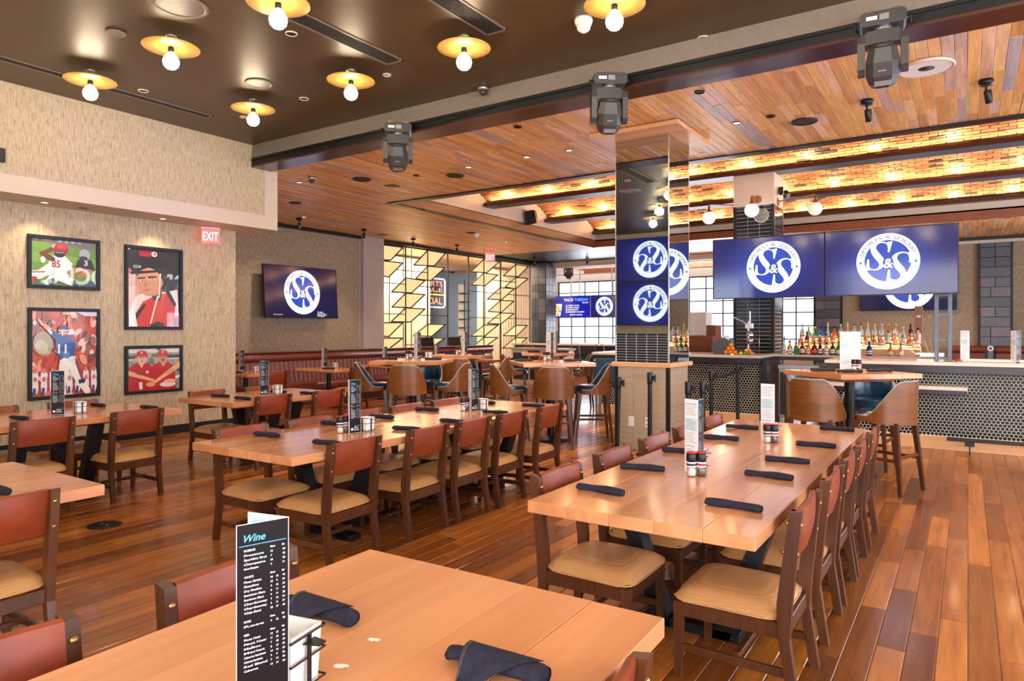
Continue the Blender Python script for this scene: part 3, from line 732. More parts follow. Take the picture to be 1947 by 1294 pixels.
def make_stool():
    r = thing('bar_stool', 'bar stool', 'bar stool')
    A = math.radians(128); R = 0.275
    def top(a):
        t_ = abs(a)/A; k = min(1, max(0, (t_-0.22)/0.60)); k = k*k*(3-2*k)
        return 1.055*(1-k)+0.715*k
    def bot(a): return 0.645+0.03*(abs(a)/A)**2
    def pt(a, r_, z):
        fl = 1+0.10*(z-0.70); return (r_*fl*math.sin(a), -r_*fl*math.cos(a)*1.0+0.02, z)
    q = MB(); nu, nv = 40, 8
    for rr, flip in ((R, 0), (R-0.014, 1)):
        q.grid(lambda u, v: pt(-A+2*A*u, rr, bot(-A+2*A*u)+(top(-A+2*A*u)-bot(-A+2*A*u))*v), nu, nv)
    for e in (0, 1): q.grid(lambda u, v: pt(-A+2*A*u, R-0.014*v, top(-A+2*A*u) if e else bot(-A+2*A*u)), nu, 1)
    for e in (-A, A): q.grid(lambda u, v: pt(e, R-0.014*v, bot(e)+(top(e)-bot(e))*u), 2, 1)
    q.build('shell', 'shell_wood', r)
    q = MB()
    q.grid(lambda u, v: pt((-A+2*A*u)*0.97, R-0.02-0.028*math.sin(PI*min(1, v*1.02))**0.5, 0.72+(top(-A+2*A*u)+0.004-0.72)*v), nu, 8)
    pad = q.build('back_pad', 'blue', r)
    q = MB(); q.tube([pt(-A+2*A*i/48, R-0.012, top(-A+2*A*i/48)+0.006) for i in range(49)], 0.007, 6); q.build('piping', 'piping', pad)
    def st(a, b):
        th = 2*PI*a; rr = b; k = 1+0.10*math.cos(2*th)**2*0
        x = 0.245*rr*math.copysign(abs(math.cos(th))**0.8, math.cos(th)); y = 0.03+0.255*rr*math.copysign(abs(math.sin(th))**0.8, math.sin(th))
        return (x, y, 0.70+0.075*max(0, 1-rr**6)**0.5)
    q = MB(); q.grid(st, 32, 8); q.build('seat', 'blue', r)
    q = MB(); q.lathe([(0.235, 0.655), (0.25, 0.66), (0.25, 0.70), (0.24, 0.705)], 32); q.cbox(-0.21, 0.21, 0.215, 0.245, 0.64, 0.70, 0.003); q.build('seat_frame', 'chair_wood', r)
    for sx in (-1, 1):
        for sy in (-1, 1):
            q = MB(); w0, w1 = 0.023, 0.016
            a = (sx*0.185, sy*0.185+0.02); b = (sx*0.235, sy*0.25+0.02)
            q.add([(b[0]-w1,b[1]-w1,0),(b[0]+w1,b[1]-w1,0),(b[0]+w1,b[1]+w1,0),(b[0]-w1,b[1]+w1,0),(a[0]-w0,a[1]-w0,0.67),(a[0]+w0,a[1]-w0,0.67),(a[0]+w0,a[1]+w0,0.67),(a[0]-w0,a[1]+w0,0.67)],
                  [(0,3,2,1),(4,5,6,7),(0,1,5,4),(1,2,6,5),(2,3,7,6),(3,0,4,7)]); q.build('leg', 'chair_wood', r)
    for sy in (-1, 1):
        q = MB(); q.cbox(-0.205, 0.205, 0.02+sy*0.215-0.011, 0.02+sy*0.215+0.011, 0.27 if sy > 0 else 0.33, 0.30 if sy > 0 else 0.36, 0.003); q.build('foot_rest', 'chair_wood', r)
        q = MB(); q.cbox(sy*0.208-0.011, sy*0.208+0.011, -0.19, 0.23, 0.30, 0.33, 0.003); q.build('foot_rest', 'chair_wood', r)
    return r
st0 = make_stool(); st_used = [False]
def stool(x, y, rz, label, group):
    if not st_used[0]:
        st_used[0] = True; st0.location = (x, y, 0); st0.rotation_euler = (0, 0, rz); return tag(st0, label, None, group)
    return clone(st0, (x, y, 0), rz, label, group)
def around(cx, cy, dirs, dist, where, group, names):
    """stools set around a high table; dirs are view-relative angles: 0 = towards the camera, 90 = right"""
    base = YAW
    for (a, nm) in zip(dirs, names):
        v = -FW*math.cos(math.radians(a))+RT*math.sin(math.radians(a))
        ang = math.atan2(-v.y, -v.x)-HP
        stool(cx+v.x*dist, cy+v.y*dist, ang, '%s tub bar stool at %s' % (nm, where), group)
def placed(cx, cy, lst, where, group):
    """stools given by name, offset (back, right) from the table centre as seen from the door, and facing angle (0 = away from it, 90 = right)"""
    for nm, dd, dl_, a in lst:
        p = FW*dd+RT*dl_; f = FW*math.cos(math.radians(a))+RT*math.sin(math.radians(a))
        stool(cx+p.x, cy+p.y, math.atan2(f.y, f.x)-HP, '%s tub bar stool at %s' % (nm, where), group)
high_table(-1.054, 8.107, math.radians(46), 'square high table in front of the bar at the right, cream menu on it', 0.95)
placed(-1.054, 8.107, (('front left', -0.42, -0.55, 42), ('front right', -0.68, 0.03, -36), ('rear left', 0.55, -0.18, 140), ('rear right', 0.42, 0.42, -140)), 'the right hand high table by the bar', 'tub stools at the right hand high table')
high_table(-4.87, 8.29, YAW+math.radians(11), 'square high table just left of the mirrored column', 1.0)
around(-4.87, 8.29, (0, 90, -85, 170), 0.60, 'the high table left of the mirrored column', 'tub stools at the middle high table', ('front', 'right', 'left', 'rear'))
high_table(-6.853, 7.63, YAW-math.radians(9), 'square high table in front of the banquette, left of the other high tables', 1.0)
around(-6.853, 7.63, (0, 84, -84, 170), 0.60, 'the high table in front of the banquette', 'tub stools at the left high table', ('front', 'right', 'left', 'rear'))
high_table(-7.52, 9.65, YAW-math.radians(9), 'high table farther back behind the left one, before the lattice', 0.95)
around(-7.52, 9.65, (0, 84, -84, 180), 0.62, 'the farther high table before the lattice', 'tub stools at the farther left high table', ('front', 'right', 'left', 'rear'))
high_table(-6.9, 11.6, YAW, 'farthest high table, beyond the middle one near the tiled pier', 1.0)
around(-6.9, 11.6, (0, 90, -90), 0.66, 'the farthest high table near the tiled pier', 'tub stools at the farthest high table', ('front', 'right', 'left'))

# ---- napkin rolls
def roll_mesh(L=0.245, r=0.021, bend=0.006, seed=0, cone=0.0):
    rnd = random.Random(seed); q = MB(); n = 14; m = 16; v = []
    ph = rnd.uniform(0, 6)
    def ringpt(i, k):
        t_ = i/m; x = -L/2+L*t_; a = 2*PI*k/n
        rr = r*(1+0.10*math.sin(3*t_*PI+ph)+0.05*math.sin(9*t_+k)+cone*(t_-0.5))*(1-0.14*(1 if i in (0, m) else 0))
        if abs(((a-t_*2.6) % (2*PI))-PI) < 0.3: rr *= 1.09
        return (x, bend*math.sin(PI*t_)*2+rr*1.18*math.cos(a), max(0.0005, r*0.82+rr*0.82*math.sin(a)))
    for i in range(m+1):
        for k in range(n): v.append(ringpt(i, k))
    f = [(i*n+k, i*n+(k+1) % n, (i+1)*n+(k+1) % n, (i+1)*n+k) for i in range(m) for k in range(n)]
    q.add(v, f, None, True)
    for e, i in ((-1, 0), (1, m)):       # rolled-in spiral end
        sp = []
        for j in range(30):
            a = ph+j*0.55; rr = r*0.86*(1-j/34); sp.append((e*(L/2-0.004-0.00035*j), rr*1.12*math.cos(a), r*0.82+rr*0.8*math.sin(a)))
        q.tube(sp, 0.0022, 4)
        q.add([v[i*n+k] for k in range(n)], [tuple(range(n))[::e]], None, False, Matrix.Translation((-e*0.004, 0, 0)))
    return q
rolls = [roll_mesh(0.245, 0.0205, 0.004, s_, c_).mesh('napkin_roll', 'navy') for s_, c_ in ((1, 0.1), (2, -0.12), (3, 0.2), (4, 0.0))]
rolls_o = [roll_mesh(0.26, 0.022, 0.003, s_).mesh('napkin_roll', 'olive') for s_ in (5, 6)]
nr = [0]
def napkin(x, y, z, rz, label, group, olive=False):
    nr[0] += 1; L = rolls_o if olive else rolls
    o = link('napkin_roll', L[nr[0] % len(L)], None, (x, y, z), (0, 0, rz)); return tag(o, label, 'napkin', group)
def naps(ptsl, z, lab, grp, olive=False):
    n = len(ptsl)
    for i, p in enumerate(ptsl):
        x, y = p[0], p[1]; rz = p[2] if len(p) > 2 else random.uniform(-0.12, 0.12)
        napkin(x, y, z, rz, lab % (('nearest' if i == 0 else ORD[i]) if i < 5 else 'farthest'), grp, olive)
naps([(-0.86, 3.05, -0.04), (-0.88, 3.78, -0.03), (-0.89, 4.28, 0.1), (-0.85, 4.96, 0.04), (-0.85, 5.85, 0.06)], 0.76, '%s dark napkin roll on the bar side of the right long table', 'napkins, bar side of the right table')
naps([(-1.48, 2.99, -0.03), (-1.52, 3.60, 0.2), (-1.52, 4.23, 0.05), (-1.47, 4.90, 0.1), (-1.49, 5.53, 0.12)], 0.76, '%s dark napkin roll on the left side of the right long table', 'napkins, left side of the right table')
naps([(-3.64, 3.19, 0.1), (-3.65, 3.99, 0.15), (-3.62, 4.53, 0.1), (-3.68, 5.24, 0.2), (-3.69, 5.93, 0.05)], 0.76, '%s navy napkin roll on the right side of the middle long table', 'napkins, right side of the middle table')
naps([(-4.30, 3.19, 0.08), (-4.36, 3.88, 0.1), (-4.33, 4.41, 0.15), (-4.36, 5.06, 0.2), (-4.27, 5.89, 0.0)], 0.76, '%s navy napkin roll on the far left side of the middle long table', 'napkins, left side of the middle table')
napkin(-3.93, 1.375, 0.76, 0.0, 'navy napkin roll cut by the left edge on the foreground left table', 'napkins on left tables')
napkin(-6.92, 2.59, 0.76, 0.1, 'dark napkin roll near the left edge on the picture wall table, near side', 'napkins on left tables')
napkin(-7.42, 2.45, 0.76, 0.1, 'dark napkin roll at the very left edge on the picture wall table, wall side', 'napkins on left tables')
napkin(-7.42, 3.48, 0.76, 0.0, 'dark napkin roll below the baseball picture, wall side', 'napkins on left tables')
napkin(-6.78, 3.66, 0.76, 0.1, 'dark napkin roll behind the right chair of the picture wall table', 'napkins on left tables')
napkin(-7.27, 4.76, 0.76, 0.25, 'left napkin roll on the short table beyond the corner, loosely twisted', 'napkins on the short table')
napkin(-6.80, 4.73, 0.76, 0.05, 'plump navy napkin roll in front on the short table beyond the corner', 'napkins on the short table')
napkin(-7.15, 5.48, 0.76, 0.1, 'napkin roll right of the menu on the short table', 'napkins on the short table')
napkin(-6.68, 5.55, 0.76, 0.1, 'rightmost napkin roll on the short table', 'napkins on the short table')

# two large folded napkins on the foreground table
def folded_napkin(name, label, loc, rz, mat='navy', tail=1):
    r = thing(name, label, 'napkin', loc, rz)
    q = roll_mesh(0.255, 0.0245, 0.008, 11, 0.5); q.build('rolled_cloth', mat, r)
    # flap: a corner of the cloth folded across the roll, its tip lying on the table
    A_, B_, T_ = Vector((-0.088, 0.030, 0.044)), Vector((0.112, 0.026, 0.040)), Vector((-0.052, -0.098, 0.003))
    def fl(a, b):
        top = A_.lerp(B_, a); p = top.lerp(T_+Vector((0.012*a, 0, 0)), b)
        bul = 0.016*math.sin(PI*min(1, b*1.35))*(1-0.4*a) if b < 0.74 else 0
        z = max(0.0028, p.z+bul-0.010*max(0, b-0.55)+0.002*math.sin(7*a+5*b)*b*(1-b)*4)
        return (p.x+0.008*math.sin(PI*b)*(a-0.5), p.y, z+0.0018*a*(1-b))
    q = MB(); q.grid(fl, 16, 14); fo = q.build('corner_flap', mat, r)
    q = MB(); q.grid(lambda a, b: tuple(Vector(fl(a, b))-Vector((0, 0, 0.0012 if b < 0.9 else 0.0008))), 16, 14); q.build('flap_underside', mat, fo)
    for k in (0.02, 0.055):
        q = MB(); q.tube([tuple(Vector(fl(k+0.02*i/20, i/20))+Vector((0, 0, 0.0012))) for i in range(20)], 0.0012, 4); q.build('hem_seam', 'hem', fo)
    return r
folded_napkin('folded_napkin', 'dark blue napkin roll with folded corner on the foreground table, front right', (-0.905, 1.29, 0.76), math.radians(5))
folded_napkin('folded_napkin', 'black napkin roll half hidden by the wine menu on the foreground table', (-1.49, 1.27, 0.76), math.radians(3))

# ============================================================ TABLE ITEMS
WH = srgb(236, 232, 240); INK = srgb(60, 60, 70); BLU = srgb(90, 170, 205); PB = srgb(196, 222, 232); DK = srgb(16, 10, 14)
rt = random.Random(5)
def lines(mb, x0, x1, ys, h, col, words=True, seed=1, z=0.0):
    """rows of small print, drawn as short word strokes"""
    r_ = random.Random(seed)
    for y in ys:
        x = x0; end = x0+(x1-x0)*r_.uniform(0.55, 1.0)
        while x < end:
            w = r_.uniform(0.35, 1.0)*h*5; w = min(w, end-x)
            rect2(mb, x, y-h/2, x+w, y+h/2, col, z); x += w+h*0.9
def dark_panel(w, h):
    q = MB(); rect2(q, -w/2, 0, w/2, h, WH, 0); rect2(q, -w/2+0.0012, 0.001, w/2-0.0012, h-0.0012, DK, 0.0003)
    z = 0.0006
    put_text(q, 'Wine', -w*0.36, h-0.036, 0.0145, BLU, z, True, 0.35)
    rect2(q, -w*0.45, h-0.044, w*0.44, h-0.0425, BLU, z)
    y = h-0.055
    for ti, (head, items, cols) in enumerate((('BUBBLES', ['La Marca Prosecco', 'Domaine Ste. Michelle', 'Nicolas Feuillatte', 'Reserve Champagne'], 1), ('WHITE', ['Pinot Grigio', 'Riesling', 'Dry Riesling', 'Sauvignon Blanc', 'Sauvignon Blanc', 'Chardonnay', 'Chardonnay', 'White Blend'], 2),
                                ('ROSE', ['Rose'], 2), ('RED', ['Pinot Noir', 'Pinot Noir', 'Malbec', 'Merlot', 'Cabernet Sauvignon', 'Cabernet Sauvignon', 'Red Blend', 'Cabernet'], 2))):
        put_text(q, head, -w*0.36, y, 0.0042, WH, z, True)
        put_text(q, 'Btl', w*0.36, y, 0.0036, WH, z, True); put_text(q, 'Glass', w*0.13, y, 0.0036, WH, z, True)
        y -= 0.0095
        for k, it in enumerate(items):
            if ti == 0: it = it if k in (3,) else ['Prosecco', 'Sparkling Brut', 'Champagne', 'Reserve Champagne'][k]
            put_text(q, it, -w*0.36, y, 0.0042, WH, z, True, 0, w*(0.26+0.18*rt.random()))
            put_text(q, str(rt.randint(7, 14)), w*0.14, y, 0.0040, WH, z, True)
            if cols > 1: put_text(q, str(rt.randint(9, 19)), w*0.25, y, 0.0040, WH, z, True)
            put_text(q, str(rt.randint(28, 49)), w*0.37, y, 0.0040, WH, z, True)
            y -= 0.0088
        y -= 0.008
    put_text(q, "let's get social", -w*0.05, 0.052, 0.006, BLU, z, True, 0.3)
    lines(q, -w*0.1, w*0.4, (0.044, 0.037), 0.003, WH, True, 3, z); rect2(q, -w*0.36, 0.02, -w*0.18, 0.038, WH, z); lines(q, -w*0.1, w*0.4, (0.026, 0.02), 0.003, WH, True, 5, z)
    return q
def light_panel(w, h, head1='Specialty Cocktails', head2='Social Brews'):
    q = MB(); rect2(q, -w/2, 0, w/2, h, WH, 0); z = 0.0006
    put_text(q, head1, -w*0.41, h-0.030, 0.0105, BLU, z, True, 0.3, w*0.80)
    lines(q, -w*0.42, w*0.40, [h-0.042-0.0105*i for i in range(5)], 0.0022, INK, True, 2, z)
    rect2(q, -w*0.44, h-0.175, w*0.42, h-0.105, PB, z*0.6)
    lines(q, -w*0.42, w*0.40, [h-0.113-0.0105*i for i in range(6)], 0.0022, INK, True, 4, z)
    lines(q, -w*0.42, w*0.40, [h-0.184-0.0105*i for i in range(6)], 0.0022, INK, True, 6, z)
    put_text(q, head2, -w*0.41, h-0.262, 0.0105, srgb(120, 130, 190), z, True, 0.3, w*0.66)
    lines(q, -w*0.42, w*0.40, [h-0.276-0.0105*i for i in range(9)], 0.0022, INK, True, 8, z)
    return q
MW, MH = 0.105, 0.405
def make_menu():
    r = thing('table_menu', 'menu', 'menu'); ri = MW/(2*math.sqrt(3))
    def place(q, k, name, inner=False):
        an = math.radians(-90+120*k)      # outward normal direction
        n = Vector((math.cos(an), math.sin(an), 0)); xdir = Vector((-math.sin(an), math.cos(an), 0))
        if inner: xdir = -xdir
        mt = Matrix.Identity(4)
        nn = -n if inner else n
        off = n*(ri-0.0015 if inner else ri)
        for i in range(3): mt[i][0] = xdir[i]; mt[i][1] = (0, 0, 1)[i]; mt[i][2] = nn[i]; mt[i][3] = off[i]
        o = q.build(name, 'print', r); o.matrix_local = mt; o['side'] = k; return o
    place(dark_panel(MW, MH), 0, 'wine_panel')
    place(light_panel(MW, MH), 1, 'cocktail_panel')
    place(light_panel(MW, MH, 'Specialty Cocktails', 'Social Brews'), 2, 'cocktail_panel')
    for k in range(3):
        q = MB(); rect2(q, -MW/2, 0, MW/2, MH, WH, 0)
        if k: put_text(q, 'Specialty Cocktails', -MW*0.41, MH-0.020, 0.0115, BLU, 0.0005, True, 0.3, MW*0.82)
        place(q, k, 'inner_page', True)
    return r
menu0 = make_menu(); HT = 1.10
def menu(x, y, z, rz, label, group=None, drop=1):
    """a folded card standing open: two of the three sides, the one numbered drop left out"""
    r = clone(menu0, (x, y, z), rz, label, group)
    for c in list(r.children):
        if c['side'] == drop: bpy.data.objects.remove(c)
        else: del c['side']
    return r
DG = math.radians
menu(-1.207, 0.875, 0.76, DG(72.6), 'large black wine list menu standing on the foreground table', None, 2)
menu(-1.255, 3.715, 0.76, DG(92), 'white cocktail menu standing on the right long table, nearer of two')
menu(-1.17, 5.06, 0.76, DG(104), 'white cocktail menu standing on the right long table, farther of two')
menu(-3.93, 3.69, 0.76, DG(84), 'black wine menu on the middle long table, nearer of two')
menu(-4.02, 5.34, 0.76, DG(84), 'black wine menu on the middle long table, farther of two')
menu(-7.07, 2.96, 0.76, DG(66), 'black wine menu on the table below the football quarterback picture')
menu(-7.11, 5.24, 0.76, DG(60), 'blue black wine menu on the short table past the wall corner')
r = thing('table_menu', 'opened cream menu on the right high table in front of the bottles', 'menu', (-1.05, 8.22, HT), YAW)
for sx in (-1, 1):
    q = light_panel(MW*1.1, MH*1.05, 'Food' if sx < 0 else 'Drinks', 'Social'); q.build('menu_page', 'print', r, (sx*MW*0.54, 0.012, 0), (HP, 0, sx*0.22))
    q = MB(); rect2(q, -MW*0.55, 0, MW*0.55, MH*1.05, WH); q.build('back_page', 'print', r, (sx*MW*0.54, 0.014, 0), (HP, 0, sx*0.22))
menu(-5.02, 8.52, HT, DG(100), 'white menu standing on the high table left of the mirrored column')
menu(-6.97, 7.86, HT, DG(100), 'pale blue white menu on the left high table before the banquette')
menu(-7.58, 9.82, HT, DG(100), 'white menu on the farther left high table, with shakers')
menu(-6.8, 11.75, HT, DG(100), 'white menu on the farthest high table near the tiled pier')
for i, (x, y) in enumerate(((-11.15, 7.72), (-10.95, 9.5), (-10.95, 11.25), (-10.9, 13.0))):
    menu(x, y, 0.76, DG(100), '%s dark menu on the small tables along the banquette' % ('leftmost' if i == 0 else ORD[i]+' from the left,'), 'menus along the banquette')
menu(-0.02, 10.62, 1.13, DG(100), 'white menu standing on the bar counter right of the screen posts', 'menus on the bar counter')
menu(0.50, 10.55, 1.13, DG(60), 'black menu cut by the right edge on the bar counter', 'menus on the bar counter')
menu(-5.1, 11.55, 1.13, DG(100), 'beige menu on the bar counter left of the mirrored column', 'menus on the bar counter')

for c in list(menu0.children): bpy.data.objects.remove(c)
bpy.data.objects.remove(menu0)
def make_shaker(kind):
    r = thing(kind+'_shaker', kind, 'shaker')
    q = MB(); q.lathe([(0.019, 0), (0.021, 0.004), (0.021, 0.045), (0.018, 0.058), (0.018, 0.066)], 16); q.build('glass_body', 'acrylic', r)
    q = MB(); q.lathe([(0.0175, 0.003), (0.019, 0.006), (0.019, 0.030), (0.001, 0.034)], 14, srgb(236, 234, 230) if kind == 'salt' else srgb(92, 66, 54)); q.build('contents', 'print', r)
    q = MB(); q.lathe([(0.0215, 0.040), (0.0215, 0.062)], 16, srgb(226, 224, 226)); q.lathe([(0.0218, 0.047), (0.0218, 0.056)], 16, srgb(60, 50, 60) if kind == 'salt' else srgb(190, 50, 46)); q.build('paper_label', 'print', r)
    q = MB(); q.lathe([(0.021, 0.064), (0.0225, 0.068), (0.0225, 0.094), (0.019, 0.099), (0.001, 0.099)], 18); c = q.build('cap', 'black', r)
    q = MB(); q.lathe([(0.0205, 0.098), (0.0205, 0.102), (0.001, 0.1025)], 16, srgb(190, 52, 40)); q.build('cap_rim', 'print', c)
    return r
shk = {}
def shaker(kind, x, y, z, where):
    if kind not in shk: r = shk[kind] = make_shaker(kind); r.location = (x, y, z)
    else: r = clone(shk[kind], (x, y, z))
    r.scale = (1.22, 1.22, 1.28)
    return tag(r, '%s shaker with black cap %s' % (kind, where), None, kind+' shakers beside the menus')
def pair(x, y, z, dx, dy, where):
    shaker('salt', x, y, z, where); shaker('pepper', x+dx, y+dy, z, where)
pair(-1.238, 3.60, 0.76, 0.044, 0.030, 'before the nearer white menu on the right long table')
pair(-1.165, 4.965, 0.76, 0.044, 0.016, 'before the farther white menu on the right long table')
pair(-3.985, 3.615, 0.76, 0.0, 0.05, 'left of the nearer black menu on the middle long table')
pair(-4.075, 5.26, 0.76, 0.0, 0.05, 'left of the farther black menu on the middle long table')
pair(-7.03, 7.70, HT, 0.044, 0.02, 'on the left high table before the banquette')
pair(-7.62, 9.65, HT, 0.044, 0.02, 'on the farther left high table')
pair(-5.02, 8.38, HT, 0.044, 0.02, 'on the high table left of the column')
pair(-1.01, 8.10, HT, 0.044, 0.02, 'on the right high table by the bar')

def make_caddy():
    r = thing('condiment_caddy', 'caddy', 'caddy')
    for z in (0.012, 0.075, 0.125):
        q = MB(); a = 0.058; q.tube([(-a,-a,z),(a,-a,z),(a,a,z),(-a,a,z)], 0.0026, 4, closed=True); q.build('wire_hoop', 'black', r)
    for sx in (-1, 1):
        q = MB(); q.prism([(sx*0.058, 0.0), (sx*0.061, 0), (sx*0.061, 0.127), (sx*0.058, 0.127)], 'y', -0.006, 0.006); q.build('strap', 'black', r)
        q = MB(); q.prism([(sx*0.058, 0.0), (sx*0.061, 0), (sx*0.061, 0.127), (sx*0.058, 0.127)], 'y', -0.006, 0.006); o = q.build('strap', 'black', r); o.rotation_euler = (0, 0, HP)
        q = MB(); q.add([(sx*0.058, -0.02, 0.112), (sx*0.095, -0.012, 0.112), (sx*0.095, 0.012, 0.112), (sx*0.058, 0.02, 0.112), (sx*0.058, -0.02, 0.109), (sx*0.095, -0.012, 0.109), (sx*0.095, 0.012, 0.109), (sx*0.058, 0.02, 0.109)],
                        [(0,1,2,3),(4,7,6,5),(0,4,5,1),(1,5,6,2),(2,6,7,3),(3,7,4,0)]); q.build('handle_tab', 'black', r)
    q = MB(); a, b = 0.046, 0.052
    q.add([(-a,-a,0.004),(a,-a,0.004),(a,a,0.004),(-a,a,0.004),(-b,-b,0.132),(b,-b,0.132),(b,b,0.132),(-b,b,0.132),(-b+.004,-b+.004,0.132),(b-.004,-b+.004,0.132),(b-.004,b-.004,0.132),(-b+.004,b-.004,0.132),(-a+.004,-a+.004,0.09),(a-.004,-a+.004,0.09),(a-.004,a-.004,0.09),(-a+.004,a-.004,0.09)],
          [(0,3,2,1),(0,1,5,4),(1,2,6,5),(2,3,7,6),(3,0,4,7),(4,5,9,8),(5,6,10,9),(6,7,11,10),(7,4,8,11),(8,9,13,12),(9,10,14,13),(10,11,15,14),(11,8,12,15),(12,13,14,15)])
    q.build('white_insert', 'whitepl', r); return r
cad0 = make_caddy(); cu_ = [False]
def caddy(x, y, z, rz, label):
    if 'foreground' not in label: cad0_s = 0.82
    else: cad0_s = 1.0
    if not cu_[0]: cu_[0] = True; cad0.location = (x, y, z); cad0.rotation_euler = (0, 0, rz); return tag(cad0, label, None, 'wire condiment caddies')
    c = clone(cad0, (x, y, z), rz, label, 'wire condiment caddies'); c.scale = (cad0_s,)*3; return c
caddy(-1.255, 0.985, 0.76, DG(12), 'black wire caddy with white insert behind the foreground wine menu')
caddy(-1.285, 3.84, 0.76, DG(0), 'black wire caddy behind the nearer menu on the right long table')
caddy(-1.20, 5.21, 0.76, DG(0), 'black wire caddy behind the farther menu on the right long table')
caddy(-3.90, 3.81, 0.76, DG(0), 'wire caddy right of the nearer black menu on the middle long table')
caddy(-3.99, 5.46, 0.76, DG(0), 'wire caddy right of the farther black menu on the middle long table')
caddy(-7.00, 3.12, 0.76, DG(0), 'wire caddy beside the menu on the picture wall table')
caddy(-7.04, 5.38, 0.76, DG(0), 'wire caddy beside the menu on the short table')
caddy(-6.80, 7.93, HT, DG(20), 'wire caddy on the left high table before the banquette')
for i, (x, y) in enumerate(((-11.0, 7.92), (-10.8, 9.66))): caddy(x, y, 0.76, 0, '%s wire caddy on the small tables along the banquette' % ('left', 'second')[i])
naps([(-11.0, 7.5, 0.4), (-10.6, 9.3, 0.4), (-10.6, 11.05, 0.4)], 0.76, '%s napkin roll on the banquette tables', 'napkins on the banquette tables', True)
Y33 = YAW
napkin(-1.30, 8.00, HT, Y33, 'olive brown napkin roll at the left on the right high table', 'napkins on the right high table', True)
napkin(-1.02, 7.86, HT, Y33, 'brown napkin roll at the near corner of the right high table', 'napkins on the right high table', True)
napkin(-0.78, 8.22, HT, Y33, 'dark napkin roll at the right on the right high table', 'napkins on the right high table', True)
napkin(-5.21, 8.11, HT, Y33, 'brown napkin roll at the left of the high table by the column', 'napkins on the middle high table', True)
napkin(-4.62, 8.47, HT, Y33, 'dark napkin roll at the right of the high table by the column', 'napkins on the middle high table', True)
napkin(-7.19, 7.48, HT, Y33, 'dark napkin roll at the left on the left high table', 'napkins on the left high table')
napkin(-6.59, 7.78, HT, Y33, 'dark napkin roll at the right on the left high table', 'napkins on the left high table')
napkin(-7.78, 9.70, HT, Y33, 'dark napkin roll on the farther left high table, left', 'napkins on the farther high table')
napkin(-7.26, 9.80, HT, Y33, 'dark napkin roll on the farther left high table, right', 'napkins on the farther high table')
napkin(-7.15, 11.5, HT, Y33, 'dark napkin roll on the farthest high table, left', 'napkins on the farthest high table')
napkin(-6.6, 11.7, HT, Y33, 'dark napkin roll on the farthest high table, right', 'napkins on the farthest high table')
# white worn marks on the foreground table top
for i, (x, y, s_) in enumerate(((-1.259, 1.253, 1.0), (-1.223, 1.114, 1.1))):
    q = MB(); r_ = random.Random(i+2); n = 22
    poly2(q, [((0.020*s_*(0.55+0.6*r_.random()))*math.cos(2*PI*k/n), 0.010*s_*(0.6+0.6*r_.random())*math.sin(2*PI*k/n)) for k in range(n)], srgb(250, 248, 240), 0.0006)
    tag(q.build('paint_mark', 'print', None, (x, y, 0.7604), (0, 0, 0.5)), '%s white chipped mark on the foreground table top' % ('upper', 'lower')[i], 'mark')

# ============================================================ SCREENS AND PICTURES
NAVY = srgb(14, 20, 86); NAVY2 = srgb(34, 66, 176); SW = (1.0, 1.0, 1.0, 1); RINGB = srgb(32, 66, 168)
def ribbon(mb, pts, ws, col, z, close=True):
    L, R_ = [], []
    for i, p in enumerate(pts):
        a = Vector(pts[max(0, i-1)]); b = Vector(pts[min(len(pts)-1, i+1)]); d = (b-a).normalized(); n = Vector((-d.y, d.x))
        L.append(Vector(p)+n*ws[i]); R_.append(Vector(p)-n*ws[i])
    v = [(p.x, p.y, z) for p in L]+[(p.x, p.y, z) for p in R_]; m = len(pts)
    mb.add(v, [(i+m, i+1+m, i+1, i) for i in range(m-1)], col)
def spline(P, n=8):
    out = []
    for i in range(len(P)-1):
        p0, p1, p2, p3 = [Vector(P[max(0, min(len(P)-1, k))]) for k in (i-1, i, i+1, i+2)]
        for k in range(n):
            t_ = k/n; out.append(0.5*((2*p1)+(-p0+p2)*t_+(2*p0-5*p1+4*p2-p3)*t_*t_+(-p0+3*p1-3*p2+p3)*t_**3))
    out.append(Vector(P[-1])); return out
def letter_S(mb, cx, cy, w, h, col, z, mir=False):
    """tall high contrast S: thin hairline ends with wedge serifs, heavy slanted spine"""
    P = [(0.86, 0.78, .018), (0.80, 0.93, .022), (0.62, 1.0, .026), (0.40, 0.96, .05), (0.27, 0.83, .10), (0.29, 0.68, .125), (0.42, 0.50, .14), (0.56, 0.34, .13), (0.60, 0.19, .105), (0.50, 0.06, .055), (0.32, 0.0, .026), (0.12, 0.06, .022), (0.03, 0.22, .018)]
    s_ = spline([(p[0], p[1], p[2]) for p in P], 6)
    ribbon(mb, [(cx+(p.x-0.45)*w, cy+(p.y-0.5)*h) for p in s_], [p.z*w for p in s_], col, z)
    f = lambda x, y: (cx+(x-0.45)*w, cy+(y-0.5)*h)
    poly2(mb, [f(0.78, 0.99), f(1.02, 1.02), f(0.90, 0.62), f(0.83, 0.62), f(0.84, 0.82)], col, z)
    poly2(mb, [f(-0.06, -0.01), f(0.02, 0.40), f(0.09, 0.40), f(0.10, 0.14), f(0.16, 0.0)], col, z)
def star2(mb, cx, cy, r, col, z, rot=0): poly2(mb, [(cx+(r if k % 2 == 0 else r*0.4)*math.cos(HP+rot+PI*k/5), cy+(r if k % 2 == 0 else r*0.4)*math.sin(HP+rot+PI*k/5)) for k in range(10)], col, z)
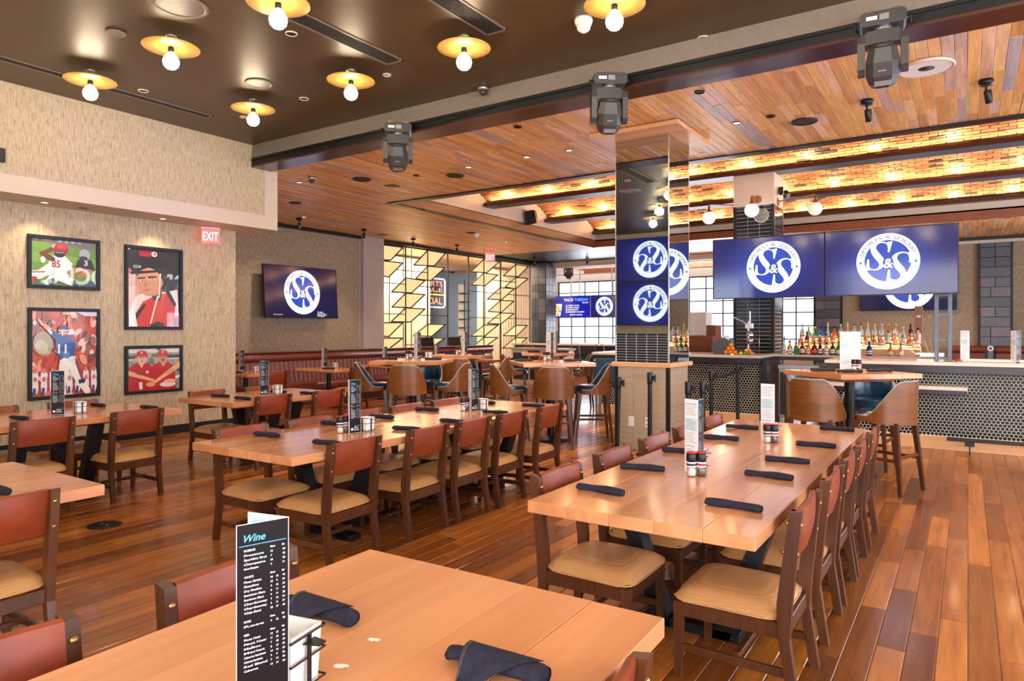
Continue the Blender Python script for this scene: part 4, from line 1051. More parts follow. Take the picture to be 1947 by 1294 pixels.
def logo(mb, cx, cy, R, z=0.0, bgc=RINGB):
    n = 72
    ell2(mb, cx, cy, R, R, SW, z, n)
    ell2(mb, cx, cy+R*0.02, R*0.735, R*0.735, bgc, z+0.0004, n)
    for txt, a0 in (('SPORTS & SOCIAL', 0),):
        vs, fs = textmesh(txt, False, 0)
        x0 = min(v[0] for v in vs); x1 = max(v[0] for v in vs); span = DG(152); Rb = R*0.80
        out = []
        for x, y in vs:
            a = HP+span/2-span*(x-x0)/(x1-x0); r_ = Rb+y*R*0.17
            out.append((cx+r_*math.cos(a), cy+R*0.01+r_*math.sin(a), z+0.0004))
        mb.add(out, fs, bgc)
    star2(mb, cx-R*0.865, cy-0.03*R, R*0.07, bgc, z+0.0004); star2(mb, cx+R*0.865, cy-0.03*R, R*0.07, bgc, z+0.0004)
    letter_S(mb, cx-R*0.30, cy+R*0.20, R*0.80, R*0.98, SW, z+0.0008)
    letter_S(mb, cx+R*0.36, cy-R*0.20, R*0.80, R*0.98, SW, z+0.0008)
    ell2(mb, cx+R*0.02, cy-R*0.06, R*0.17, R*0.23, bgc, z+0.0010, 24)
    put_text(mb, '&', cx+R*0.02, cy-R*0.23, R*0.34, SW, z+0.0013, True, 0.1, R*0.30, 'CENTER')
def backdrop(mb, w, h, c0, c1, n=14):
    """screen picture: navy brightening towards the middle"""
    for i in range(n):
        for j in range(n//2):
            u = (i+0.5)/n; v = (j+0.5)/(n//2); d = min(1, math.hypot((u-0.5)*2.0, (v-0.5)*1.6)); k = (1-d)**1.5
            c = tuple(c0[q]*(1-k)+c1[q]*k for q in range(3))+(1,)
            rect2(mb, -w/2+w*i/n, -h/2+h*j/(n//2), -w/2+w*(i+1)/n, -h/2+h*(j+1)/(n//2), c, 0)
def television(loc, rot, w, h, label, kind='logo', cx=0.0, scale=0.87, group=None, name='television', tilt=0, strength=None):
    r = thing(name, label, 'television', loc, 0, group); r.rotation_euler = rot
    q = MB(); q.cbox(-w/2-0.014, w/2+0.014, -h/2-0.014, h/2+0.014, -0.055, -0.012, 0.006); q.cbox(-w*0.3, w*0.3, -h*0.3, h*0.3, -0.10, -0.055, 0.01); q.build('housing', 'black', r)
    q = MB()
    for (a, b, c, d) in ((-w/2-.014, w/2+.014, h/2, h/2+.014), (-w/2-.014, w/2+.014, -h/2-.014, -h/2), (-w/2-.014, -w/2, -h/2, h/2), (w/2, w/2+.014, -h/2, h/2)): q.box(a, b, c, d, -0.012, 0.004)
    q.build('bezel', 'black', r)
    q = MB()
    if kind == 'logo':
        backdrop(q, w, h, NAVY, NAVY2); logo(q, cx, 0, h/2*scale, 0.0006)
    elif kind in ('tvwall', 'dark'):
        backdrop(q, w, h, srgb(4, 6, 40), srgb(8, 16, 80)); logo(q, cx, 0, h/2*scale, 0.0006)
    if kind == 'tvwall':
        for i, tx in enumerate(('Tie HDMI In', 'Sound: Off  10.2.6', 'Receiver ID  070.21.4', 'IP  192.168.0.10')): put_text(q, tx, w*0.20, -h*0.40-i*h*0.028, h*0.02, SW, 0.001, True)
        put_text(q, 'Press to start the show', -w*0.40, -h*0.46, h*0.016, SW, 0.001, True)
    if kind == 'taco':
        rect2(q, -w/2, -h/2, w/2, h/2, srgb(22, 24, 150), 0)
        put_text(q, 'TACO', -w*0.18, h*0.27, h*0.13, SW, 0.001, True); put_text(q, 'TUESDAY', w*0.10, h*0.27, h*0.13, srgb(110, 190, 255), 0.001, True, 0, w*0.36)
        put_text(q, 'ALL DAY', w*0.30, h*0.16, h*0.06, SW, 0.001, True)
        for i, tx in enumerate(('$3 SWEET TACOS', '$5 CHIPS & SALSA', '$6 MARGARITAS', '$8 MARGARITA FLIGHTS')): put_text(q, tx, -w*0.13, h*0.03-i*h*0.10, h*0.065, SW, 0.001, True)
        put_text(q, 'SPORTS & SOCIAL', -w*0.02, -h*0.40, h*0.06, SW, 0.001, True)
        poly2(q, [(-w*0.48, h*0.15), (-w*0.22, h*0.15), (-w*0.27, -h*0.42), (-w*0.43, -h*0.42)], srgb(232, 214, 196), 0.001)
        for k in range(12): ell2(q, -w*0.35+rt.uniform(-.07, .07)*w, -h*0.1+rt.uniform(-.25, .2)*h, w*0.03, h*0.05, rt.choice((srgb(220, 120, 60), srgb(240, 220, 120), srgb(200, 70, 50))), 0.0015+k*0.0001, 8)
    q.build('screen', 'screen', r)
    return r
ZN = (HP, 0, 0); XP = (HP, 0, HP)
television((-2.405, 10.20, 2.444), (HP, 0, 0), 1.52, 0.856, 'left of the two big television screens over the bar', 'logo', 0.09, 0.86, 'twin screens over the bar')
television((-0.865, 10.20, 2.444), (HP, 0, 0), 1.52, 0.856, 'right of the two big television screens over the bar', 'logo', -0.01, 0.86, 'twin screens over the bar')
tv = television((-13.28, 10.86, 2.44), (HP-0.07, 0, HP), 2.12, 1.20, 'television on the textured wall above the banquette, at left', 'tvwall', 0.0, 0.88)
q = MB(); q.cbox(-0.15, 0.15, -0.15, 0.15, -0.30, -0.10, 0.01); q.build('wall_bracket', 'black', tv)
television((-1.46, 22.66, 2.78), (HP, 0, 0), 2.40, 1.34, 'television on the far wall half hidden behind the bar screens', 'dark', 0.06, 0.95)
television((-13.35, 24.3, 2.46), (HP, 0, 0), 1.75, 0.86, 'taco tuesday screen hanging in the far window room', 'taco', 0, 0.9)
television((-11.85, 24.3, 2.46), (HP, 0, 0), 1.15, 0.86, 'round logo screen hanging beside the taco screen in the far room', 'logo', -0.0, 0.86)
# screens behind the camera that the mirrored column reflects
television((-7.72, -2.45, 3.60), (HP, 0, PI), 2.10, 1.24, 'upper screen on the wall behind the camera, seen in the column mirror', 'logo', 0.0, 0.87, 'stacked screens behind the camera')
television((-7.72, -2.45, 2.31), (HP, 0, PI), 2.10, 1.24, 'lower screen on the wall behind the camera, seen in the column mirror', 'logo', 0.0, 0.87, 'stacked screens behind the camera')
# lit sign on the right hand wall, reflected in the picture glass
r = thing('wall_sign', 'large lit sports and social sign on the right wall', 'sign', (4.96, 12.6, 3.3)); r.rotation_euler = (HP, 0, -HP)
q = MB(); put_text(q, 'SPORTS & SOCIAL', 0, -0.25, 0.55, SW, 0.03, True, 0, 5.6, 'CENTER'); q.build('lettering', 'signbright', r)
q = MB(); q.cbox(-3.0, 3.0, -0.42, 0.42, 0.0, 0.02, 0.005); q.build('sign_board', 'black', r)

# ---- framed pictures on the left wall
def picture(y0, y1, z0, z1, label, draw):
    w, h = y1-y0, z1-z0; f = 0.045
    r = thing('framed_picture', label, 'picture', (-9.825, (y0+y1)/2, (z0+z1)/2), 0, 'framed sports pictures on the left wall'); r.rotation_euler = XP
    q = MB()
    for (a, b, c, d) in ((-w/2, w/2, h/2-f, h/2), (-w/2, w/2, -h/2, -h/2+f), (-w/2, -w/2+f, -h/2+f, h/2-f), (w/2-f, w/2, -h/2+f, h/2-f)): q.cbox(a, b, c, d, 0, 0.035, 0.003)
    q.build('frame', 'black', r)
    q = MB(); iw, ih = w/2-f, h/2-f; rect2(q, -iw, -ih, iw, ih, srgb(128, 128, 128), 0.010)
    class P:
        k = 0
        def poly(s, pts, c):
            s.k += 1; cl = [(max(-iw, min(iw, (p[0]*2-1)*iw)), max(-ih, min(ih, (1-p[1]*2)*ih))) for p in pts]; poly2(q, cl, srgb(*c), 0.010+0.00012*s.k)
        def ell(s, cx, cy, rx, ry, c, rot=0, n=22):
            s.poly([(cx+rx*math.cos(2*PI*i/n)*math.cos(rot)-ry*math.sin(2*PI*i/n)*math.sin(rot), cy+rx*math.cos(2*PI*i/n)*math.sin(rot)+ry*math.sin(2*PI*i/n)*math.cos(rot)) for i in range(n)], c)
        def text(s, body, x, y, h_, c, wd=None):
            s.k += 1; put_text(q, body, (x*2-1)*iw, (1-y*2)*ih, h_*ih*2, srgb(*c), 0.010+0.00012*s.k, True, 0, wd*2*iw if wd else None)
    p = P(); draw(p); q.build('photo_print', 'glossprint', r)
def limb(p, a, b, w0, w1, c):
    a = Vector(a); b = Vector(b); d = (b-a).normalized(); n = Vector((-d.y, d.x))
    p.poly([a+n*w0, b+n*w1, b-n*w1, a-n*w0], c); p.ell(a.x, a.y, w0, w0, c, 0, 12); p.ell(b.x, b.y, w1, w1, c, 0, 12)
def pic1(p):
    rr = random.Random(1)
    p.poly([(0,0),(1,0),(1,1),(0,1)], (104, 150, 52)); p.poly([(0,0),(1,0),(1,.16),(0,.06)], (120, 116, 100)); p.poly([(0,.3),(1,.36),(1,.55),(0,.5)], (122, 164, 62)); p.poly([(0,.86),(1,.9),(1,1),(0,1)], (78, 118, 44))
    for k in range(9): p.poly([(.1*k, .0), (.1*k+.06, .0), (.1*k+.05, .05), (.1*k, .05)], (rr.randint(60, 190),)*3)
    limb(p, (.36, .55), (.10, .80), .10, .08, (232, 224, 220)); limb(p, (.40, .78), (.24, .94), .09, .06, (224, 216, 214)); limb(p, (.42, .80), (.62, .92), .09, .07, (226, 220, 218))
    limb(p, (.02, .76), (.18, .74), .06, .07, (238, 232, 230)); p.poly([(.0,.72),(.2,.70),(.2,.725),(.0,.745)], (170, 40, 50)); p.ell(.04, .88, .05, .06, (170, 40, 36))
    p.poly([(.26,.36),(.50,.34),(.62,.50),(.56,.80),(.34,.82),(.26,.60)], (236, 232, 232)); p.text('85', .30, .60, .16, (160, 30, 46), .13)
    limb(p, (.30, .42), (.16, .32), .055, .045, (96, 58, 40)); limb(p, (.16, .32), (.36, .16), .045, .035, (110, 66, 44)); p.ell(.17, .45, .035, .07, (236, 236, 236)); p.ell(.36, .15, .05, .05, (228, 220, 216))
    p.ell(.44, .20, .115, .14, (150, 34, 30)); p.ell(.46, .14, .08, .07, (176, 60, 44)); p.ell(.42, .31, .08, .07, (44, 34, 60)); p.poly([(.36,.26),(.48,.26),(.48,.28),(.36,.28)], (160, 160, 170))
    p.ell(.81, .27, .09, .12, (176, 176, 180)); p.ell(.79, .36, .07, .05, (52, 50, 56)); p.poly([(.70,.40),(.92,.38),(.98,.62),(.80,.72),(.66,.58)], (34, 36, 50)); p.text('3', .80, .52, .12, (230, 230, 234), .06)
    limb(p, (.72, .62), (.58, .70), .06, .05, (176, 112, 70)); limb(p, (.88, .66), (.74, .76), .07, .05, (186, 122, 78)); p.ell(.30, .92, .06, .08, (36, 34, 44)); p.ell(.66, .93, .06, .07, (36, 34, 50)); p.ell(.9, .98, .16, .12, (70, 70, 100))
def pic2(p):
    p.poly([(0,0),(1,0),(1,1),(0,1)], (38, 32, 32)); p.poly([(0,.25),(.16,.25),(.2,.7),(0,.8)], (196, 138, 116)); p.poly([(.0,.5),(.25,.45),(.2,.75),(0,.85)], (214, 160, 138)); p.poly([(.55,0),(1,.04),(1,.4),(.6,.3)], (30, 28, 32))
    p.poly([(0.02,.82),(.14,.62),(.36,.52),(.72,.54),(.96,.50),(1,1),(0.02,1)], (226, 214, 206)); p.poly([(.10,.88),(.28,.68),(.50,.60),(.78,.54),(.92,.72),(.86,1),(.08,1)], (204, 46, 34)); p.poly([(.06,.92),(.30,.70),(.34,.72),(.12,.96)], (30, 24, 26))
    p.poly([(.70,.52),(.80,.53),(.94,.70),(.90,.74)], (30, 24, 26)); p.poly([(.42,.54),(.66,.52),(.62,.66),(.48,.66)], (34, 28, 32)); p.poly([(.44,.46),(.64,.44),(.62,.58),(.48,.60)], (180, 120, 92))
    p.ell(.40, .42, .24, .185, (206, 148, 118)); p.poly([(.20,.46),(.30,.56),(.42,.60),(.52,.59),(.60,.50),(.60,.40),(.2,.40)], (204, 146, 116)); p.ell(.62, .42, .05, .06, (190, 124, 96))
    p.poly([(.04,.26),(.08,.10),(.24,.02),(.48,.0),(.64,.06),(.70,.18),(.64,.28),(.40,.22),(.12,.32)], (30, 26, 30)); p.poly([(.20,.02),(.46,.01),(.42,.09),(.22,.09)], (150, 30, 34)); p.ell(.50, .05, .055, .035, (222, 210, 210)); p.ell(.51, .05, .03, .02, (190, 70, 70))
    p.text('CCM', .10, .245, .035, (214, 214, 214), .14); p.poly([(.04,.30),(.62,.25),(.60,.28),(.06,.335)], (20, 16, 20))
    p.poly([(.18,.37),(.32,.355),(.33,.375),(.18,.39)], (70, 42, 34)); p.poly([(.38,.345),(.54,.335),(.55,.355),(.38,.37)], (70, 42, 34)); p.ell(.26, .405, .035, .012, (238, 226, 216)); p.ell(.27, .405, .014, .012, (60, 40, 34)); p.ell(.46, .385, .035, .012, (238, 226, 216)); p.ell(.46, .385, .014, .012, (60, 40, 34))
    p.poly([(.33,.40),(.37,.47),(.30,.485),(.29,.475)], (184, 120, 94)); p.poly([(.27,.525),(.42,.515),(.36,.535)], (158, 84, 76)); p.poly([(.60,.30),(.63,.30),(.60,.62),(.58,.62)], (232, 228, 224)); p.poly([(.55,.60),(.58,.60),(.44,.96),(.41,.96)], (232, 228, 224))
    p.poly([(.02,.86),(.14,.84),(.18,1),(.02,1)], (232, 226, 222)); p.poly([(.44,.97),(.56,.93),(.66,.95),(.72,1),(.42,1)], (30, 24, 28)); p.poly([(.88,.86),(1,.84),(1,1),(.88,1)], (180, 34, 34)); p.text('8', .90, .98, .10, (28, 24, 28), .09)
def crowd(p, seed, n, cols):
    r_ = random.Random(seed)
    for k in range(n): p.ell(r_.random(), r_.random(), r_.uniform(.03, .10), r_.uniform(.02, .06), r_.choice(cols), r_.random()*3, 9)
def pic3(p):
    p.poly([(0,0),(1,0),(1,1),(0,1)], (196, 74, 48)); crowd(p, 2, 150, ((206, 66, 40), (224, 88, 50), (176, 50, 40), (232, 150, 120), (120, 50, 44), (150, 96, 80), (70, 50, 60), (238, 196, 176)))
    p.ell(.16, .38, .15, .14, (168, 152, 120), .7); p.ell(.14, .42, .10, .08, (196, 184, 160), .5); p.poly([(.66,0),(1,0),(1,.05),(.8,.05)], (206, 214, 240))
    for k in range(16): p.ell(.04+(k % 8)*.13, .78+.1*(k//8), .05, .10, (232, 222, 222), 0, 12); p.ell(.04+(k % 8)*.13, .70+.1*(k//8), .03, .03, (200, 120, 100), 0, 10); p.poly([(.01+(k % 8)*.13,.90),(.05+(k % 8)*.13,.90),(.05+(k % 8)*.13,.98),(.01+(k % 8)*.13,.98)], (56, 66, 120))
    limb(p, (.40, .32), (.18, .17), .04, .026, (222, 160, 130)); limb(p, (.14, .15), (.09, .10), .022, .014, (226, 176, 150)); limb(p, (.40, .32), (.28, .25), .05, .034, (34, 74, 140)); p.poly([(.24,.20),(.30,.25),(.27,.28),(.22,.23)], (234, 226, 222))
    limb(p, (.60, .32), (.56, .14), .045, .03, (226, 110, 66)); p.ell(.55, .09, .035, .04, (228, 130, 84)); p.poly([(.52,.22),(.62,.21),(.64,.27),(.53,.28)], (234, 226, 222))
    p.poly([(.34,.30),(.62,.28),(.66,.40),(.62,.58),(.42,.60),(.34,.42)], (34, 84, 152)); p.text('11', .38, .50, .11, (236, 236, 240), .13); p.poly([(.56,.30),(.64,.30),(.65,.34),(.57,.34)], (178, 40, 44))
    p.ell(.47, .22, .085, .055, (40, 70, 140)); p.ell(.46, .245, .06, .035, (206, 130, 100)); p.poly([(.38,.22),(.56,.22),(.56,.232),(.38,.232)], (232, 232, 232)); p.poly([(.38,.26),(.54,.26),(.54,.268),(.38,.268)], (232, 232, 232)); p.poly([(.44,.22),(.455,.22),(.455,.29),(.44,.29)], (232, 232, 232))
    limb(p, (.48, .64), (.44, .86), .085, .065, (236, 228, 220)); limb(p, (.60, .62), (.72, .84), .085, .06, (238, 230, 222)); limb(p, (.44, .88), (.46, 1), .05, .05, (238, 230, 222)); limb(p, (.74, .86), (.84, .97), .05, .05, (240, 234, 228))
    p.poly([(.62,.56),(.665,.56),(.80,.86),(.765,.88)], (176, 40, 40)); p.poly([(.635,.57),(.65,.57),(.79,.87),(.78,.875)], (40, 70, 140)); p.poly([(.69,.83),(.80,.81),(.81,.85),(.71,.88)], (40, 44, 84)); p.poly([(.40,.58),(.64,.56),(.65,.60),(.41,.62)], (226, 220, 216)); p.text('SEASON', .44, .035, .02, (250, 250, 250), .2)
def pic4(p):
    p.poly([(0,0),(1,0),(1,1),(0,1)], (150, 146, 138)); p.poly([(0,0),(1,0),(1,.10),(0,.10)], (220, 216, 206)); p.poly([(0,.16),(1,.16),(1,.24),(0,.24)], (86, 66, 52)); p.poly([(0,.24),(1,.24),(1,.27),(0,.27)], (228, 222, 210)); crowd(p, 5, 60, ((120, 116, 110), (176, 170, 160), (90, 84, 80)))
    for (cx, hx, sk) in ((.24, .26, (228, 176, 146)), (.66, .66, (206, 148, 116))):
        p.poly([(cx-.26,1),(cx-.24,.46),(cx-.10,.34),(cx+.12,.34),(cx+.24,.46),(cx+.27,1)], (184, 36, 38)); p.poly([(cx-.05,.34),(cx+.07,.34),(cx+.01,.46)], sk)
        p.ell(hx, .24, .082, .135, sk); p.poly([(hx-.10,.18),(hx-.09,.07),(hx,.03),(hx+.09,.07),(hx+.10,.18)], (196, 44, 44)); p.ell(hx, .17, .115, .025, (206, 56, 54)); p.text('P', hx-.018, .13, .07, (240, 214, 214), .035)
        p.ell(hx-.03, .22, .014, .012, (60, 40, 34)); p.ell(hx+.035, .22, .014, .012, (60, 40, 34)); p.ell(hx, .295, .03, .012, (170, 96, 84)); p.poly([(hx-.004,.22),(hx+.014,.26),(hx-.008,.265)], (196, 136, 110))
        if cx > .5: p.ell(hx, .278, .04, .014, (70, 46, 36))
        p.ell(cx+.12, .56, .03, .035, (236, 226, 222)); p.text('C', cx+.105, .585, .05, (176, 40, 40), .03)
    p.poly([(0,.50),(.0,.62),(.48,.80),(.50,.75)], (226, 170, 118)); p.poly([(1,.32),(1,.48),(.52,.84),(.47,.80)], (228, 176, 126)); p.poly([(.16,.585),(.32,.63),(.32,.65),(.16,.605)], (120, 80, 54)); p.poly([(.72,.62),(.88,.50),(.885,.515),(.725,.635)], (120, 80, 54))
    p.ell(.42, .86, .09, .06, (222, 160, 130)); p.ell(.76, .88, .19, .085, (196, 46, 50)); p.ell(.76, .88, .16, .065, (226, 216, 210)); p.ell(.80, .80, .12, .05, (226, 168, 138)); p.poly([(.20,.80),(.26,.79),(.27,.96),(.21,.97)], (236, 226, 222)); p.poly([(.90,.70),(1,.66),(1,.72),(.92,.76)], (236, 226, 222))
picture(3.761, 4.622, 2.072, 2.752, 'framed photo of two football players clutching the ball, upper left', pic1)
picture(4.95, 5.796, 1.546, 2.740, 'framed photo of a hockey player in black helmet and orange jersey', pic2)
picture(3.766, 4.622, 0.653, 1.828, 'framed photo of a quarterback in blue number 11 raising his arms', pic3)
picture(4.95, 5.796, 0.631, 1.318, 'framed photo of two baseball players in red holding crossed bats', pic4)
def exit_sign(loc, rz, label, s=1.0, name='exit_sign'):
    r = thing(name, label, 'exit sign', loc, rz, 'red exit signs')
    q = MB(); q.cbox(-0.16*s, 0.16*s, -0.03*s, 0.03*s, 0.13*s, 0.155*s, 0.004); q.build('mount', 'whitepl', r)
    q = MB(); q.cbox(-0.15*s, 0.15*s, -0.008, 0.008, -0.13*s, 0.13*s, 0.003); q.build('sign_plate', 'exitred', r)
    for f in (1, -1):
        q = MB(); put_text(q, 'EXIT', 0, -0.078*s, 0.155*s, srgb(255, 214, 206), 0, True, 0, 0.25*s, 'CENTER'); o = q.build('lettering', 'signlit', r)
        o.rotation_euler = (HP, 0, 0 if f > 0 else PI); o.location = (0, -0.0105*f, 0)
    return r
exit_sign((-9.60, 6.12, 2.97), DG(60), 'red exit sign hanging under the white soffit at the wall corner', 0.86)
exit_sign((-12.85, 18.0, 3.88), DG(60), 'red exit sign hanging before the lattice screen', 1.15)
exit_sign((-8.0, 21.5, 3.86), DG(20), 'red exit sign between the mirrored column and the bar screens', 1.15)

# ============================================================ CEILING FIXTURES
def point(loc, e, r, col, parent=None, name='lamp_light'):
    l = bpy.data.lights.new(name, 'POINT'); l.energy = e; l.shadow_soft_size = r; l.color = col
    o = bpy.data.objects.new(name, l); COL.objects.link(o); o.location = loc
    if parent: o.parent = parent
    return o
def make_disc():
    r = thing('disc_ceiling_lamp', 'lamp', 'ceiling lamp')
    q = MB(); q.lathe([(1e-6, 0), (0.055, 0), (0.055, -0.012), (0.016, -0.022), (0.010, -0.11)], 20); q.build('canopy', 'silverframe', r)
    q = MB(); q.lathe([(0.01, -0.100), (0.258, -0.112), (0.260, -0.116), (0.258, -0.118), (0.02, -0.112)], 48); q.build('disc_shade', 'disc', r)
    q = MB(); q.lathe([(0.024, -0.110), (0.028, -0.125), (0.026, -0.155), (0.02, -0.16)], 16); q.build('socket', 'black', r)
    q = MB(); q.lathe([(0.018, -0.155), (0.030, -0.168), (0.056, -0.198), (0.073, -0.232), (0.076, -0.256), (0.067, -0.292), (0.042, -0.318), (1e-6, -0.328)], 24); b = q.build('bulb', 'bulb', r)
    return r
d0 = make_disc()
dl = [(-8.04, 3.69, 'front row at the left'), (-6.44, 3.69, 'front row, second from the left'), (-4.82, 3.69, 'front row at the top edge'), (-7.38, 5.28, 'rear row at the left, above the soffit corner'), (-5.65, 5.28, 'rear row, second from the left'), (-4.08, 5.28, 'rear row, third from the left'), (-2.48, 5.28, 'rear row at the top edge, right')]
for y, xs in ((0.5, (-8.04, -6.44, -4.82, -3.2, -1.6, 0.0)), (2.1, (-7.38, -5.65, -4.08, -2.48, -0.9, 0.7)), (3.69, (-3.2, -1.6, 0.0)), (5.28, (-0.9, 0.7, 2.3)), (-1.1, (-5.65, -4.08, -2.48, -0.9))):
    for x in xs: dl.append((x, y, None))
for i, (x, y, lab) in enumerate(dl):
    r = d0 if i == 0 else clone(d0, (x, y, 4.40)); r.location = (x, y, 4.40)
    if lab: tag(r, 'round brass disc lamp with glowing bulb, %s' % lab, None, 'disc lamps of the black ceiling')
    else: tag(r, 'round brass disc lamp outside the photographed part of the black ceiling', None, 'disc lamps out of view')
    point((x, y, 4.40-0.25), 52, 0.088, (1.0, 0.80, 0.54), None, 'bulb_light')
    r.children and None

def flat_disc(name, cat, label, x, y, z, rad, mat='black', group=None, rim='black', lit=False):
    r = thing(name, label, cat, (x, y, z), 0, group)
    q = MB(); q.lathe([(rad*0.86, 0), (rad*0.88, -0.006), (rad, -0.008), (rad+0.004, 0.004)], 28); q.build('rim', rim, r)
    q = MB(); q.lathe([(1e-6, -0.001), (rad*0.87, -0.001)] if not lit else [(1e-6, 0.006), (rad*0.87, -0.001)], 24); q.build('lens' if lit else 'grille', mat, r)
    return r
flat_disc('ceiling_speaker', 'speaker', 'large round speaker in the black ceiling at the top edge, upper left', -5.77, 3.40, 4.395, 0.22, 'grey_band', 'speakers of the black ceiling', 'grey_band')
flat_disc('ceiling_speaker', 'speaker', 'round speaker in the black ceiling above the left rear lamp', -6.83, 4.96, 4.395, 0.15, 'grey_band', 'speakers of the black ceiling', 'grey_band')
flat_disc('air_valve', 'vent', 'small round air valve between the front row lamps', -6.80, 3.35, 4.39, 0.085, 'grey_band', None, 'grey_band')
for i, (x, y) in enumerate(((-8.19, 4.35), (-6.82, 5.60), (-5.42, 4.30), (-2.15, 6.60))):
    flat_disc('recessed_eyelet', 'ceiling fitting', 'small pale ring fitting in the black ceiling, %s from the left' % ('first', 'second', 'third', 'fourth')[i], x, y, 4.396, 0.055, 'black', 'ring fittings of the black ceiling', 'white')
for i, (x, y) in enumerate(((-5.41, 5.59), (-8.08, 5.63))):
    flat_disc('sprinkler_plate', 'ceiling fitting', 'flat cream cover plate by the %s rear lamp' % ('second', 'left')[i], x, y, 4.396, 0.045, 'white', 'cover plates of the black ceiling', 'white')
def dome(x, y, z, label, name='security_camera', mat='blackp', s=1.0):
    r = thing(name, label, 'camera' if 'camera' in name else 'detector', (x, y, z))
    q = MB(); q.lathe([(0.06*s, 0), (0.065*s, -0.02*s), (0.055*s, -0.05*s)], 20); q.build('housing', 'whitepl' if mat != 'blackp' else 'steel', r)
    q = MB(); q.lathe([(0.05*s, -0.05*s), (0.045*s, -0.08*s), (0.02*s, -0.10*s), (1e-6, -0.104*s)], 20); q.build('dome', mat, r)
dome(-4.74, 6.50, 4.40, 'small dome security camera on the black ceiling beside the beam')
dome(-2.93, 5.58, 4.40, 'white smoke detector with prismatic lens beside the top right lamp', 'smoke_detector', 'whitepl', 1.3)
dome(-10.69, 14.35, 4.06, 'white smoke detector on the wooden ceiling above the banquette', 'smoke_detector', 'whitepl', 1.2)
def vent(x0, x1, y0, y1, label):
    r = thing('slot_vent', label, 'vent', ((x0+x1)/2, (y0+y1)/2, 4.40), 0, 'slot vents of the black ceiling'); w = (x1-x0)/2; L = (y1-y0)/2
    q = MB()
    for a, b, c, d in ((-w, w, -L, -L+.02), (-w, w, L-.02, L), (-w, -w+.02, -L, L), (w-.02, w, -L, L)): q.box(a, b, c, d, -0.008, 0.002)
    q.build('frame', 'grey_band', r)
    q = MB(); q.box(-w, w, -L, L, -0.001, 0.0); q.build('backing', 'black', r)
    n = int((2*w-0.04)/0.022)
    for k in range(n):
        q = MB(); x = -w+0.03+k*0.022; q.box(x-0.004, x+0.004, -L+.02, L-.02, -0.006, 0.001); q.build('slat', 'spk', r)
vent(-8.53, -8.38, 2.6, 5.38, 'narrow slot vent along the soffit in the black ceiling')
vent(-5.20, -4.97, 3.9, 5.38, 'wide slot vent between the lamps, middle of the black ceiling')
vent(-3.88, -3.64, 3.9, 5.38, 'wide slot vent at the top edge right of the middle one')
# wooden ceiling fittings
for i, (x, y, rd, lab) in enumerate(((-8.43, 8.12, .155, 'left'), (-6.96, 8.77, .145, 'second from the left'), (-11.1, 8.9, .12, 'far left by the white soffit'), (-1.64, 8.83, .15, 'right of the mirrored column'), (-10.75, 14.2, .12, 'above the banquette'))):
    flat_disc('ceiling_speaker', 'speaker', 'round dark speaker in the wooden ceiling, %s' % lab, x, y, 4.058, rd, 'spk', 'round speakers of the wooden ceiling')
for i, (x, y) in enumerate(((-4.64, 7.09), (-7.49, 8.42), (-2.36, 7.12), (-9.5, 10.9), (-1.93, 8.39))):
    flat_disc('dark_downlight', 'ceiling light', 'unlit recessed downlight in the wooden ceiling, number %s from the left' % ('third', 'second', 'fourth', 'first', 'fifth')[i], x, y, 4.060, 0.05, 'black', 'unlit downlights of the wooden ceiling', 'black')
lit = [(-6.43, 8.43), (-5.35, 8.41), (-4.65, 8.42), (-2.34, 8.44), (-9.5, 7.70), (-12.34, 10.13), (-11.0, 16.2)]
for i, (x, y) in enumerate(lit):
    flat_disc('lit_downlight', 'ceiling light', 'lit recessed downlight in the wooden ceiling, %s' % ('left of the mirrored column, first', 'left of the mirrored column, second', 'left of the mirrored column, third', 'right of the mirrored column', 'beside the white soffit end', 'above the wall television', 'far back above the banquette')[i], x, y, 4.060, 0.05, 'spotlit', 'lit downlights of the wooden ceiling', 'black', True)
def spot(loc, tgt, e, ang, col=WARM, blend=0.6, r=0.05):
    l = bpy.data.lights.new('spot_light', 'SPOT'); l.energy = e; l.spot_size = DG(ang); l.spot_blend = blend; l.color = col; l.shadow_soft_size = r
    o = bpy.data.objects.new('spot_light', l); COL.objects.link(o); o.location = loc
    o.rotation_euler = (Vector(tgt)-Vector(loc)).to_track_quat('-Z', 'Y').to_euler(); return o
for (x, y) in lit+[(-7.5, 9.5), (-10.8, 12.0), (-0.5, 8.6), (1.5, 8.4), (-3.6, 7.4), (-10.8, 19), (-6, 20.5), (-1, 20.5)]: spot((x, y, 4.04), (x, y, 0), 150, 120, (1.0, 0.80, 0.58))  # spots beyond the lit fittings have no fixture; added to brighten evenly
for (x, y, lab) in ((-8.39, 8.80, 'left'), (-12.94, 13.2, 'far left')):
    r = thing('access_hatch', 'small square dark hatch in the wooden ceiling, %s' % lab, 'hatch', (x, y, 4.06)); q = MB(); q.cbox(-0.10, 0.10, -0.10, 0.10, -0.006, 0.0, 0.002); q.build('plate', 'spk', r); q = MB(); q.cbox(-0.08, 0.08, -0.08, 0.08, -0.009, -0.006, 0.001); q.build('cover', 'black', r)
# alcove soffit lights
for i, (x, y) in enumerate(((-9.55, 3.85), (-9.55, 5.35))):
    flat_disc('soffit_downlight', 'ceiling light', '%s lit downlight under the white soffit over the pictures' % ('left', 'right')[i], x, y, 3.128, 0.045, 'spotlit', 'downlights of the white soffit', 'white', True)
    spot((x, y, 3.11), (-9.8, y, 1.2), 26, 100, WARM)
spot((-9.55, 2.2, 3.11), (-9.8, 2.2, 1.2), 26, 100, WARM)
flat_disc('soffit_grille', 'vent', 'small dark oval grille under the white soffit', -9.55, 4.30, 3.128, 0.05, 'grey_band', None, 'grey_band')

